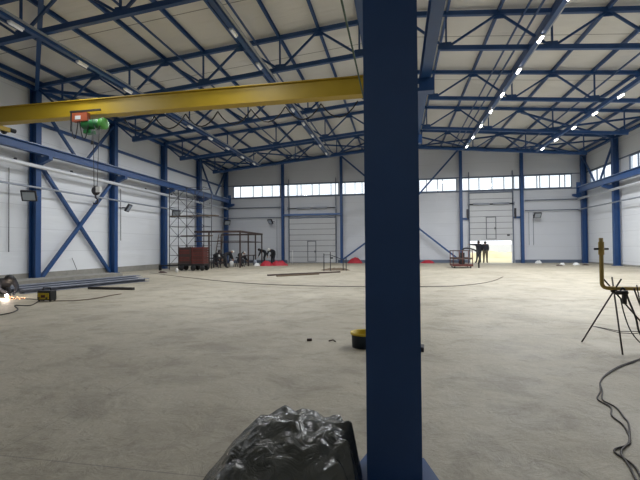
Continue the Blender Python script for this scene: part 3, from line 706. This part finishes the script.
# ------------------------------------------------------------------ people
def person(base, face, label, joints, h=2.05, fat=1.0, bare=True, mats=('jacket', 'trousers'), hat=None, group=None):
    """joints: dict in body frame (x right, y forward, z up), metres for a 1.75 m figure"""
    k = h / 1.75; ca, sa = math.cos(face), math.sin(face)
    def W(p): x, y, z = p; return V(base) + V((x * ca - y * sa, x * sa + y * ca, z)) * k
    J = dict(pelvis=(0, 0, .95), waist=(0, 0, 1.1), chest=(0, 0, 1.33), neck=(0, 0, 1.49), head=(0, .02, 1.58), crown=(0, .02, 1.67),
             shL=(-.19, 0, 1.42), shR=(.19, 0, 1.42), elL=(-.25, -.02, 1.13), elR=(.25, -.02, 1.13), haL=(-.26, .1, .9), haR=(.26, .1, .9),
             hiL=(-.1, 0, .9), hiR=(.1, 0, .9), knL=(-.11, .03, .5), knR=(.11, .03, .5), anL=(-.12, -.02, .09), anR=(.12, -.02, .09), toL=(-.14, .17, .04), toR=(.14, .17, .04))
    J.update(joints)
    R = dict(pelvis=.145, waist=.14, chest=.165, neck=.06, head=.1, crown=.07, shL=.08, shR=.08, elL=.052, elR=.052, haL=.036, haR=.036, hiL=.1, hiR=.1, knL=.068, knR=.068, anL=.05, anR=.05, toL=.045, toR=.045)
    E = [('pelvis', 'waist'), ('waist', 'chest'), ('chest', 'neck'), ('neck', 'head'), ('head', 'crown'), ('chest', 'shL'), ('chest', 'shR'), ('shL', 'elL'), ('shR', 'elR'), ('elL', 'haL'), ('elR', 'haR'),
         ('pelvis', 'hiL'), ('pelvis', 'hiR'), ('hiL', 'knL'), ('hiR', 'knR'), ('knL', 'anL'), ('knR', 'anR'), ('anL', 'toL'), ('anR', 'toR')]
    names = list(J); me = bpy.data.meshes.new('person_skeleton')
    me.from_pydata([tuple((W(J[n]) - V(base)) * S) for n in names], [(names.index(a), names.index(b)) for a, b in E], [])
    tmp = bpy.data.objects.new('person_skeleton', me); COL.objects.link(tmp)
    sk = tmp.modifiers.new('s', 'SKIN'); sk.use_smooth_shade = True
    for i, n in enumerate(names):
        v = me.skin_vertices[0].data[i]; r = R[n] * k * S * (fat if n not in ('head', 'crown', 'neck') else 1); v.radius = (r * 1.15 if n in('chest', 'waist', 'pelvis') else r, r * .85 if n in ('chest', 'waist', 'pelvis') else r); v.use_root = (n == 'pelvis')
    ss = tmp.modifiers.new('u', 'SUBSURF'); ss.levels = 1; ss.render_levels = 1
    bpy.context.view_layer.update()
    dg = bpy.context.evaluated_depsgraph_get(); m2 = bpy.data.meshes.new_from_object(tmp.evaluated_get(dg)); bpy.data.objects.remove(tmp)
    # hands: palm plus five unequal bent fingers, joined into the same mesh; simple face: nose and ears
    b = MB(); b.v = [V(v.co) / S for v in m2.vertices]; b.f = [list(p.vertices) for p in m2.polygons]; b.smooth = [True] * len(b.f)
    for sd, el, ha in ((-1, 'elL', 'haL'), (1, 'elR', 'haR')):
        p = W(J[ha]) - V(base); d = (p - (W(J[el]) - V(base))).normalized(); u = d.cross(V((0, 0, 1)))
        u = u.normalized() if u.length > .1 else V((ca, sa, 0)); n_ = d.cross(u)
        for q, (o_, L) in enumerate([(-.03, .06), (-.01, .075), (.01, .07), (.03, .055)]):
            s0 = p + (d * .05 + u * o_) * k; s1 = s0 + d * L * .55 * k; s2 = s1 + (d * .8 + n_ * .6) * L * .5 * k
            b.path([p + u * o_ * .6 * k, s0, s1, s2], [.016 * k, .012 * k, .011 * k, .008 * k], 6)
        b.path([p, p + (d * .02 - u * sd * .045) * k, p + (d * .06 - u * sd * .055) * k], [.016 * k, .013 * k, .009 * k], 6)
    hd = W(J['head']) - V(base); fw = V((-sa, ca, 0)); rt = V((ca, sa, 0))
    b.ball(hd + fw * .1 * k, .018 * k, 8, 6, (1, 1, 1.4)); b.ball(hd + rt * .1 * k, .02 * k, 8, 6, (.6, 1, 1.5)); b.ball(hd - rt * .1 * k, .02 * k, 8, 6, (.6, 1, 1.5))
    # material by nearest bone
    segs = [(W(J[a]) - V(base), W(J[c_]) - V(base), a, c_) for a, c_ in E]
    mi = []
    for f in b.f:
        c0 = sum((b.v[i] for i in f), V()) / len(f); best = None
        for p, q, a, c_ in segs:
            dd = q - p; u = max(0, min(1, (c0 - p).dot(dd) / max(dd.length_squared, 1e-9))); e = (c0 - (p + dd * u)).length
            if best is None or e < best[0]: best = (e, a, c_, u)
        _, a, c_, u = best
        if c_ in ('head', 'crown') or (c_ == 'neck' and u > .9): mi.append(0)
        elif c_ in ('haL', 'haR') and u > .88: mi.append(0)
        elif c_ in ('toL', 'toR'): mi.append(3)
        elif a in ('hiL', 'hiR', 'knL', 'knR') or c_ in ('hiL', 'hiR'): mi.append(2)
        else: mi.append(1)
    b.v = [p + V(base) for p in b.v]
    o = b.build('person', None, origin=base, mats=[M['skin' if bare else 'jacket'], M[mats[0]], M[mats[1]], M['boots']], mi=mi)
    tag(o, label, 'person', group)
    top = W(J['head']); up = (W(J['crown']) - W(J['head'])).normalized()
    hb = MB()
    if hat:
        hb.lathe([(.118 * k, 0), (.116 * k, .05 * k), (.095 * k, .095 * k), (.05 * k, .125 * k), (0, .13 * k)], (0, 0, 0), 16); hb.lathe([(0, 0), (.14 * k, -.005 * k), (.14 * k, .008 * k), (.1 * k, .02 * k)], (0, 0, 0), 16)
    else:
        hb.ball((0, 0, .0), .112 * k, 14, 10, (1, 1.05, 1)); 
    rot = V((0, 0, 1)).rotation_difference(up).to_matrix()
    hb.v = [rot @ p + top + up * (.05 * k if hat else .035 * k) - (V((-sa, ca, 0)) * .022 * k if not hat else V()) for p in hb.v]
    hb.build('hard_hat' if hat else 'hair', M[hat] if hat else M['boots'], o)
    return o
PI = math.pi
person((7.8, 41.9, 0), 0.3, 'man in dark clothes in the open doorway pointing left with an outstretched arm',
       dict(elL=(-.47, .05, 1.43), haL=(-.74, .1, 1.46), anL=(-.17, .05, .09), toL=(-.2, .22, .04)), h=2.2, fat=1.22)
person((8.42, 41.95, 0), -.2, 'man in dark jacket and paler trousers standing in the open doorway beside the pointing man',
       dict(elR=(.24, .02, 1.14), haR=(.2, .2, .98), haL=(-.2, .2, .98)), h=2.15, fat=1.25, mats=('jacket', 'tan_trousers'))
crouch = dict(pelvis=(0, -.2, .42), waist=(0, -.12, .58), chest=(0, .08, .78), neck=(0, .2, .92), head=(0, .26, .99), crown=(0, .3, 1.07), shL=(-.19, .14, .86), shR=(.19, .14, .86), elL=(-.24, .34, .62), elR=(.24, .34, .62), haL=(-.12, .5, .42), haR=(.12, .5, .42),
              hiL=(-.11, -.17, .4), hiR=(.11, -.17, .4), knL=(-.2, .2, .52), knR=(.2, .2, .52), anL=(-.17, -.02, .09), anR=(.17, -.02, .09), toL=(-.2, .17, .04), toR=(.2, .17, .04))
bend = dict(pelvis=(0, -.12, .92), waist=(0, -.02, 1.05), chest=(0, .2, 1.17), neck=(0, .36, 1.2), head=(0, .45, 1.2), crown=(0, .53, 1.22), shL=(-.19, .28, 1.15), shR=(.19, .28, 1.15), elL=(-.24, .4, .86), elR=(.24, .4, .86), haL=(-.14, .52, .62), haR=(.14, .52, .62), hiL=(-.1, -.1, .88), hiR=(.1, -.1, .88), knL=(-.12, .03, .48), knR=(.12, .03, .48))
kneel = dict(pelvis=(0, -.25, .33), waist=(0, -.12, .42), chest=(0, .1, .5), neck=(0, .27, .53), head=(0, .35, .54), crown=(0, .43, .57), shL=(-.19, .18, .5), shR=(.19, .18, .5), elL=(-.25, .3, .27), elR=(.25, .3, .27), haL=(-.1, .48, .14), haR=(.1, .48, .14),
             hiL=(-.11, -.22, .32), hiR=(.11, -.22, .32), knL=(-.16, .04, .1), knR=(.16, .04, .1), anL=(-.15, -.36, .09), anR=(.15, -.36, .09), toL=(-.15, -.5, .05), toR=(.15, -.5, .05))
person((-13.3, 11.75, 0), -1.9, 'welder in black crouching at the left edge of the picture over the bright arc', kneel, h=1.95, fat=1.3, bare=False, hat='black')
person((-17.1, 36.9, 0), -2.2, 'person in dark clothes crouching below the ladder by the left wall', crouch, h=2.25, fat=1.25)
person((-13.8, 31.4, 0), -.9, 'worker with a pale hard hat bending over the bench near the back left corner', bend, h=1.9, fat=1.3, hat='white')
person((-13.8, 34.6, 0), -.9, 'worker with a white hard hat crouching under the dark steel frame', crouch, h=2.0, fat=1.2, hat='white')
person((-13.5, 40.3, 0), 1.9, 'person in dark clothes bending left behind the red heap, the left one of two', bend, h=2.1, fat=1.4)
person((-12.4, 39.7, 0), 2.7, 'person with a pale hard hat bending behind the red heap, the right one of two', bend, h=2.1, fat=1.4, hat='white')

# ------------------------------------------------------------------ welding corner at the left edge
o = MB().ball((-12.6, 11.25, .1), .045, 10, 8).build('welding_arc', M['arc']); tag(o, 'bright white welding arc at the left edge', 'arc')
rnd = random.Random(4); b = MB()
for k in range(24):
    a = rnd.uniform(-1.0, .8); r = rnd.uniform(.08, .7) ** 1.2; p = V((-12.6 + r * math.cos(a), 11.25 + r * math.sin(a) * .5, .012 + max(0, .12 - .2 * r) * rnd.random())); b.ball(p, rnd.uniform(.006, .014), 6, 4)
o = b.build('welding_sparks', M['spark']); o['kind'] = 'stuff'; tag(o, 'orange sparks scattered on the floor by the welding arc', 'sparks')
t = thing('welding_machine', (-10.66, 10.85, 0), 'small yellow and black welding machine on the floor at the left', 'machine')
c0 = V((-10.66, 10.85, 0))
B(c0 + V((-.24, -.12, .04)), c0 + V((.24, .12, .34))).build('case', M['black'], t, bevel=.02)
fpn = B(c0 + V((-.19, -.14, .08)), c0 + V((.19, -.12, .27))).build('front_panel', M['bucket_yellow'], t)
B(c0 + V((-.07, -.15, .13)), c0 + V((.07, -.14, .21))).build('badge', M['rust'], fpn)
for sx in (-.2, .2):
    for sy in (-.08, .08): B(c0 + V((sx - .02, sy - .02, 0)), c0 + V((sx + .02, sy + .02, .05))).build('foot', M['black'], t)
MB().path([c0 + V((-.15, 0, .33)), c0 + V((-.13, 0, .42)), c0 + V((.13, 0, .42)), c0 + V((.15, 0, .33))], .016, 8).build('handle', M['black'], t)
for sx in (-.14, .14): MB().tube(c0 + V((sx, -.18, .12)), c0 + V((sx, -.14, .12)), .025, 10).build('socket', M['black'], t)
def gcable(pts, r, lb, m='rebar', name='floor_cable'):
    o = hose([(x, y, r + .003) for x, y in pts], r).build(name, M[m]); tag(o, lb, 'cable'); return o
gcable([(-10.45, 10.8), (-10.2, 10.9), (-9.82, 11.04), (-9.56, 11.57), (-9.65, 12.38), (-9.6, 12.9)], .014, 'thin cable running right from the welding machine', 'wood')
gcable([(-10.82, 10.7), (-10.26, 9.88), (-10.71, 9.82), (-9.91, 9.18), (-9.54, 8.57), (-9.55, 7.8)], .014, 'cable looping left and forward from the welding machine', 'black')
gcable([(-12.5, 11.2), (-11.8, 11.2), (-11.3, 11.1), (-10.9, 10.9)], .014, 'cable from the welding machine to the welder', 'black')
gcable([(-16.18, 24.55), (-11.11, 20.53), (-7.12, 17.79), (-4.0, 16.66), (-1.27, 16.53), (.91, 16.78), (2.52, 17.38), (4.12, 19.48), (5.44, 22.72)], .012, 'long dark cable curving across the middle of the floor', 'rebar')
# long steel sections lying by the left wall
SB = [((-15.5, 9.0, .1), (-13.75, 19.8, .1), .34, .2, 'channel', 'grey blue steel channel lying on the floor, the one nearest the left wall'),
      ((-14.8, 9.0, .09), (-13.0, 18.9, .09), .34, .18, 'channel', 'grey blue steel channel lying on the floor, the middle one of three'),
      ((-13.45, 12.6, .08), (-12.2, 18.3, .08), .3, .16, 'channel', 'grey blue steel channel lying on the floor, the one farthest from the wall'),
      ((-12.2, 14.4, .05), (-10.1, 14.3, .05), .1, .1, 'black', 'black square bar on the floor right of the welding machine'),
      ((-17.3, 10, .12), (-16.1, 20.9, .12), 1.3, .24, 'concrete_kerb', 'long flat concrete kerb block lying beside the left wall')]
for p, q, w_, h_, m_, lb in SB:
    b = MB().csec(p, q, w_, h_, .03) if m_ == 'channel' else MB().bar(p, q, w_, h_)
    o = b.build({'channel': 'steel_channel', 'black': 'steel_bar', 'concrete_kerb': 'concrete_kerb'}[m_], M[m_]); tag(o, lb, 'beam' if m_ != 'concrete_kerb' else 'kerb')
o = mound('debris', (-15.3, 24.6, 0), .35, .2, .12, M['dark_brown'], 'small dark heap of scrap by the left wall past the second column', 'scrap', 5, 20, 6)
o = MB().lathe([(0, 0), (.09, 0), (.09, .22), (.03, .3), (0, .3)], (-14.6, 25.2, 0), 12).build('bottle', M['white']); tag(o, 'small white bottle on the floor by the left wall', 'bottle')

# ------------------------------------------------------------------ scaffold, crate trolley
def scaffold():
    x0, x1, x2, y0, y1, H = -17.2, -15.75, -14.35, 28.6, 29.9, 6.3
    t = thing('scaffold_tower', (x0, y0, 0), 'tall tube scaffold tower with plank decks against the left wall', 'scaffold')
    r = .022
    for x in (x0, x1, x2):
        for y in (y0, y1): MB().tube((x, y, 0), (x, y, H if x < x2 else 5.9), r * 1.3, 8).build('upright', M['dark_steel'], t)
    z = .35
    while z < H:
        for y in (y0, y1): MB().tube((x0, y, z), (x2, y, z), r * .8, 6).build('ledger', M['dark_steel'], t)
        for x in (x0, x1, x2): MB().tube((x, y0, z), (x, y1, z), r * .8, 6).build('transom', M['dark_steel'], t)
        z += .74
    z = .35; k = 0
    while z < H - 1.2:
        for a, b_ in ((x0, x1), (x1, x2)):
            MB().tube((a, y0, z), (b_, y0, z + 1.48), r * .7, 6).build('cross_brace', M['dark_steel'], t); MB().tube((b_, y0, z), (a, y0, z + 1.48), r * .7, 6).build('cross_brace', M['dark_steel'], t)
        z += 1.48
    B((x0, y0 + .05, 4.08), (x2 + .9, y0 + .7, 4.15)).build('plank_deck', M['wood'], t)
    B((x0 + .9, y0 + .05, 2.55), (x2 + .4, y0 + .7, 2.62)).build('plank_deck', M['wood'], t)
scaffold()
def crate_cart():
    cx, cy2 = -14.4, 27.6
    t = thing('crate_trolley', (cx, cy2, 0), 'red brown slatted crates stacked on a black wheeled trolley', 'trolley')
    B((cx - 1.3, cy2 - .4, .36), (cx + .75, cy2 + .4, .5)).build('deck', M['black'], t)
    for sx in (-1.05, -.1, .6):
        for sy in (-.34, .34):
            MB().lathe([(0, -.06), (.19, -.06), (.21, 0), (.19, .06), (0, .06)], (cx + sx, cy2 + sy, .21), 18, 'Y').build('wheel', M['black'], t)
    MB().bar((cx - 2.9, cy2 - .1, .34), (cx - 1.1, cy2 - .1, .4), .12, .1).build('drawbar', M['black'], t)
    B((cx - 2.95, cy2 - .2, 0), (cx - 2.83, cy2, .4)).build('drawbar_foot', M['black'], t)
    o1 = thing('slatted_crate', (cx - .77, cy2, .5), 'darker red brown slatted crate on the left of the trolley', 'crate')
    o2 = thing('slatted_crate', (cx + .25, cy2, .5), 'lighter red brown slatted crate on the right of the trolley', 'crate')
    for o_, a, b_, m_ in ((o1, cx - 1.28, cx - .26, 'dark_brown'), (o2, cx - .22, cx + .72, 'crate_red')):
        for k in range(7):
            z = .52 + k * .175; sl = MB(); e = .04
            sl.box((a, cy2 - .37, z), (b_, cy2 - .37 + e, z + .13)); sl.box((a, cy2 + .35, z), (b_, cy2 + .35 + e, z + .13)); sl.box((a, cy2 - .33, z), (a + e, cy2 + .35, z + .13)); sl.box((b_ - e, cy2 - .33, z), (b_, cy2 + .35, z + .13))
            sl.build('slat_ring', M['crate_red'] if (k + (m_ == 'crate_red')) % 3 else M['rust'] if m_ == 'crate_red' else M['dark_brown'], o_)
        B((a + .04, cy2 - .32, .51), (b_ - .04, cy2 + .35, 1.66)).build('contents', M['dark_brown'], o_)
        for xx in (a + .02, b_ - .1):
            B((xx, cy2 - .4, .5), (xx + .08, cy2 - .37, 1.76)).build('corner_post', M[m_], o_)
crate_cart()
# dark steel frame
def steel_frame():
    P = [(-15.35, 31.5), (-12.82, 32.0), (-13.05, 34.5), (-13.28, 37.0), (-13.5, 39.5)]
    t = thing('storage_rack', (-12.82, 32, 0), 'large dark steel rack frame standing in the back left corner', 'rack')
    H = 3.0
    for x, y in P: MB().bar((x, y, 0), (x, y, H), .1, .1).build('post', M['dark_brown'], t)
    for p, q, w_, h_, m_ in (((-16.6, 31.4, H), (-12.78, 32, H), .14, .17, 'top_rail'), ((-12.82, 31.95, H), (-13.5, 39.55, H), .14, .17, 'top_rail'), ((-17.9, 39.5, H), (-13.5, 39.5, H), .12, .15, 'top_rail'),
                            ((-16.6, 31.4, 2.2), (-12.82, 32, 2.2), .06, .07, 'middle_rail'), ((-12.82, 32, 2.2), (-13.5, 39.5, 2.2), .06, .07, 'middle_rail'), ((-17.9, 39.5, 2.2), (-13.5, 39.5, 2.2), .06, .07, 'middle_rail'), ((-12.82, 32, .95), (-13.28, 37, .95), .08, .08, 'middle_rail')):
        MB().bar(p, q, w_, h_).build(m_, M['dark_brown'], t)
    MB().bar((-17.9, 39.5, 0), (-17.9, 39.5, H), .1, .1).build('post', M['dark_brown'], t)
steel_frame()
t = thing('step_ladder', (-17.9, 38.2, 0), 'pale ladder leaning behind the crouching person by the left wall', 'ladder')
for dx in (0, .5): MB().bar((-17.95 + dx * 1.3, 37.9, 0), (-17.75 + dx * .9, 38.6, 3.0), .05, .07).build('stile', M['wood'], t)
for k in range(9): u = (k + .6) / 9.5; MB().bar((-17.95 + .2 * u, 37.9 + .7 * u, 3 * u), (-17.3 + 0 * u, 37.9 + .7 * u, 3 * u), .04, .04).build('rung', M['wood'], t)
# workbenches and machines in the corner
def bench(x, y, w_, d_, h_, lb, top='dark_steel', items=0):
    t = thing('work_bench', (x, y, 0), lb, 'bench')
    B((x - w_ / 2, y - d_ / 2, h_ - .07), (x + w_ / 2, y + d_ / 2, h_)).build('bench_top', M[top], t)
    for sx in (-1, 1):
        for sy in (-1, 1): MB().bar((x + sx * (w_ / 2 - .06), y + sy * (d_ / 2 - .06), 0), (x + sx * (w_ / 2 - .06), y + sy * (d_ / 2 - .06), h_ - .07), .08, .08).build('leg', M['dark_steel'], t)
    B((x - w_ / 2 + .1, y - d_ / 2 + .1, .3), (x + w_ / 2 - .1, y + d_ / 2 - .1, .34)).build('shelf', M['dark_brown'], t)
bench(-16.3, 34.6, 1.6, .9, .75, 'dark work bench in front of the crouching person')
bench(-14.9, 33.0, 1.3, .8, 1.1, 'taller dark work bench under the dark steel frame')
bench(-13.9, 37.4, .9, .7, .95, 'small dark work bench at the right end of the steel frame')
def saw(x, y, lb):
    t = thing('cutting_machine', (x, y, 0), lb, 'machine')
    for dx, dy in ((-.25, -.2), (.25, -.2), (-.25, .2), (.25, .2)): MB().tube((x + dx * 1.3, y + dy * 1.3, 0), (x + dx * .6, y + dy * .6, .75), .03, 8).build('leg', M['dark_steel'], t)
    B((x - .3, y - .22, .75), (x + .3, y + .22, .85)).build('table', M['dark_steel'], t)
    MB().lathe([(0, -.03), (.2, -.03), (.2, .03), (0, .03)], (x, y, 1.0), 20, 'Y').build('blade_guard', M['black'], t)
    MB().tube((x, y, 1.05), (x + .35, y, 1.3), .04, 8).build('arm', M['black'], t)
    B((x + .05, y + .04, .92), (x + .25, y + .24, 1.1)).build('motor', M['white'], t)
saw(-14.5, 31.0, 'dark cutting machine on thin legs, left of the steel frame post')
saw(-13.4, 33.4, 'dark cutting machine on thin legs, right of the steel frame post')
for i, (x, y, r, lb) in enumerate([(-14.0, 33.0, .17, 'pale round canister on the floor among the machines'), (-12.95, 36.0, .15, 'pale round canister on the floor near the red heap')]):
    o = MB().lathe([(0, 0), (r, 0), (r, .45), (r * .6, .52), (0, .52)], (x, y, 0), 16).build('canister', M['pipe_grey'] if i else M['white']); tag(o, lb, 'canister')
# red heaps
def heap(x, y, rx, ry, h, lb, seed, grp='red fabric heaps'):
    mound('red_sheeting', (x, y, 0), rx, ry, h, M['red_fabric'], lb, 'sheeting', seed, 40, 14, .35, grp, 2.2)
heap(-11.65, 35.3, .62, .5, .42, 'left lump of the red sheeting heap near the back left corner', 2)
heap(-10.6, 35.9, .85, .5, .42, 'right lump of the red sheeting heap near the back left corner', 9)
heap(-4.2, 41.3, .85, .35, .5, 'red sheeting heap at the back wall just left of the big column', 4)
heap(2.95, 41.3, .7, .3, .28, 'low red sheeting heap at the back wall right of the big column', 6)
o = MB().path([(-10.0, 38.4, 0), (-9.98, 38.4, 1.35)], .025, 6).build('stake', M['white']); tag(o, 'thin white stake standing behind the red heap', 'stake')
o = mound('paper_scrap', (-12.5, 35.2, 0), .3, .2, .25, M['paper'], 'white crumpled wrapping left of the red heap', 'wrapping', 8, 18, 6)
# posts and pile in the middle distance
t = thing('stanchion_barrier', (-4.1, 27.8, 0), 'thin steel stanchion frame standing over a scrap pile near the closed door', 'frame')
for x, y, h_ in ((-4.95, 27.6, 1.2), (-4.55, 27.9, 1.3), (-3.7, 28.2, .8), (-3.45, 27.9, .95)): MB().tube((x, y, 0), (x, y, h_), .03, 8).build('post', M['dark_steel'], t)
MB().tube((-4.55, 27.9, 1.1), (-3.7, 28.2, .75), .022, 6).build('rail', M['dark_steel'], t); MB().tube((-4.95, 27.6, 1.1), (-4.55, 27.9, 1.1), .022, 6).build('rail', M['dark_steel'], t)
mound('scrap_pile', (-4.3, 28.4, 0), 1.1, .28, .14, M['wood'], 'low brown scrap pile under the stanchion frame', 'scrap', 12, 36, 8, 1.2)
for k, (p, q, lb) in enumerate([((-7.3, 22.4, .05), (-3.6, 25.9, .05), 'long steel bar on the floor in front of the scrap pile, the left end nearer'), ((-6.6, 21.9, .04), (-4.6, 23.9, .04), 'second long steel bar lying just in front of the other one')]):
    o = MB().bar(p, q, .1, .08).build('steel_bar', M['wood'] if k else M['dark_brown']); tag(o, lb, 'bar')
# platform trolley
def platform():
    x0, x1, y0, y1 = 4.05, 5.5, 31.6, 33.4
    t = thing('platform_trolley', (4.75, 32.4, 0), 'red brown platform trolley with rails in front of the open door', 'trolley')
    B((x0, y0, .14), (x1, y1, .28)).build('platform', M['rust'], t)
    for x in (x0 + .15, x1 - .15):
        for y in (y0 + .2, y1 - .2): MB().lathe([(0, -.04), (.1, -.04), (.11, 0), (.1, .04), (0, .04)], (x, y, .11), 14, 'X').build('wheel', M['black'], t)
    for x in (x0 + .04, (x0 + x1) / 2, x1 - .04):
        for y in (y0 + .04, y1 - .04): MB().tube((x, y, .25), (x, y, 1.3), .032, 8).build('upright', M['rust'], t)
    for y in (y0 + .04, y1 - .04): MB().tube((x0, y, 1.3), (x1, y, 1.3), .03, 8).build('rail', M['dark_brown'], t)
    for y in (y0 + .04, y1 - .04): MB().bar((x0, y, .72), (x1, y, .72), .04, .13).build('middle_rail', M['dark_brown'], t)
    MB().tube((x0 + .04, y0, 1.3), (x0 + .04, y1, 1.3), .03, 8).build('rail', M['dark_brown'], t)
    B((4.7, 32.2, .28), (5.0, 32.6, 1.15)).build('control_box', M['black'], t)
    hose([(4.85, 32.4, 1.15), (4.95, 32.3, 1.45), (5.4, 32.2, 1.45), (5.85, 32.2, 1.25), (6.05, 32.2, .8), (6.0, 32.2, .4), (6.0, 32.2, .0)], .06).build('hose', M['black'], t)
platform()
# white scraps at the right
for x, y, s_, lb in ((12.95, 41.2, .25, 'white crumpled packaging on the floor right of the open door'), (13.8, 37.9, .16, 'small dark white scrap on the floor near the right corner'), (14.7, 37.5, .2, 'white scrap on the floor nearest the right wall')):
    mound('packaging_scrap', (x, y, 0), s_ * 1.4, s_, s_, M['paper'], lb, 'packaging', x, 16, 6)
for x, y, s_, lb in ((12.9, 36.0, .2, 'dark lump on the floor left of the white scraps'), (15.2, 37.0, .2, 'dark lump on the floor right of the white scraps')):
    mound('debris', (x, y, 0), s_ * 1.5, s_, .1, M['dark_brown'], lb, 'scrap', x, 16, 6)

# ------------------------------------------------------------------ light
w = bpy.data.worlds.new('World'); SC.world = w; w.use_nodes = True
bg = w.node_tree.nodes['Background']; bg.inputs[0].default_value = (.93, .97, 1, 1); bg.inputs[1].default_value = 1.4
def light(kind, loc, energy, color, size=1., rot=None, name='lamp', sy=None):
    d = bpy.data.lights.new(name, kind); d.energy = energy; d.color = color
    o = bpy.data.objects.new(name, d); COL.objects.link(o); o.location = V(loc) * S
    if kind == 'AREA':
        d.size = size * S
        if sy: d.shape = 'RECTANGLE'; d.size_y = sy * S
    if rot: o.rotation_euler = rot
    return o
sun = light('SUN', (0, -20, 40), .9, (1, .93, .8), rot=(math.radians(42), 0, math.radians(-25)), name='sun'); sun.data.angle = .02
p = light('POINT', (-12.6, 11.2, .2), 12, (1, .8, .65), name='welding_glow'); p.data.shadow_soft_size = .05
for q in LAMPS: light('AREA', q, 116 if q[0] > 0 else 58, (.93, .96, 1), .12, (0, 0, 0), 'tube_light', .8)
# portals help the sky light find the openings
def portal(loc, sx, sy, rot):
    o = light('AREA', loc, 1, (1, 1, 1), sx, rot, 'window_daylight_portal', sy); o.data.cycles.is_portal = True
for a, b in BWIN: portal(((a + b) / 2, YB + .35, (WZ0 + WZ1) / 2), b - a, WZ1 - WZ0, (math.radians(-90), 0, 0))
portal(((DR[0] + DR[1]) / 2, YB + .35, 1.06), DR[1] - DR[0], 2.12, (math.radians(-90), 0, 0))
for a, b in wins_r: portal((XR + .35, (a + b) / 2, (WZ0 + WZ1) / 2), WZ1 - WZ0, b - a, (0, math.radians(90), 0))
for a, b in FILL_WIN: portal(((a + b) / 2, YF - .35, (WZ0 + WZ1) / 2), b - a, WZ1 - WZ0, (math.radians(90), 0, 0))

# ------------------------------------------------------------------ camera
cam = bpy.data.cameras.new('camera'); co = bpy.data.objects.new('camera', cam); COL.objects.link(co); SC.camera = co
cam.sensor_width = 36; cam.lens = 407.13 / 640 * 36; cam.clip_start = .05; cam.clip_end = 1000
yaw, pit, rol = math.radians(10.794), math.radians(1.087), math.radians(.421)
co.location = V((.048, 0, 1.6)) * S
F = V((-math.sin(yaw) * math.cos(pit), math.cos(yaw) * math.cos(pit), math.sin(pit))); Rr = V((math.cos(yaw), math.sin(yaw), 0)); U = Rr.cross(F)
R2 = Rr * math.cos(rol) + U * math.sin(rol) * -1; U2 = U * math.cos(rol) + Rr * math.sin(rol)
co.rotation_euler = Matrix((R2, U2, -F)).transposed().to_euler()
for o in bpy.data.objects:
    if '_o' in o: del o['_o']
SC.view_settings.view_transform = 'Standard'; SC.view_settings.look = 'None'; SC.view_settings.gamma = 1; SC.view_settings.use_curve_mapping = False
SC.view_settings.exposure = 0.3
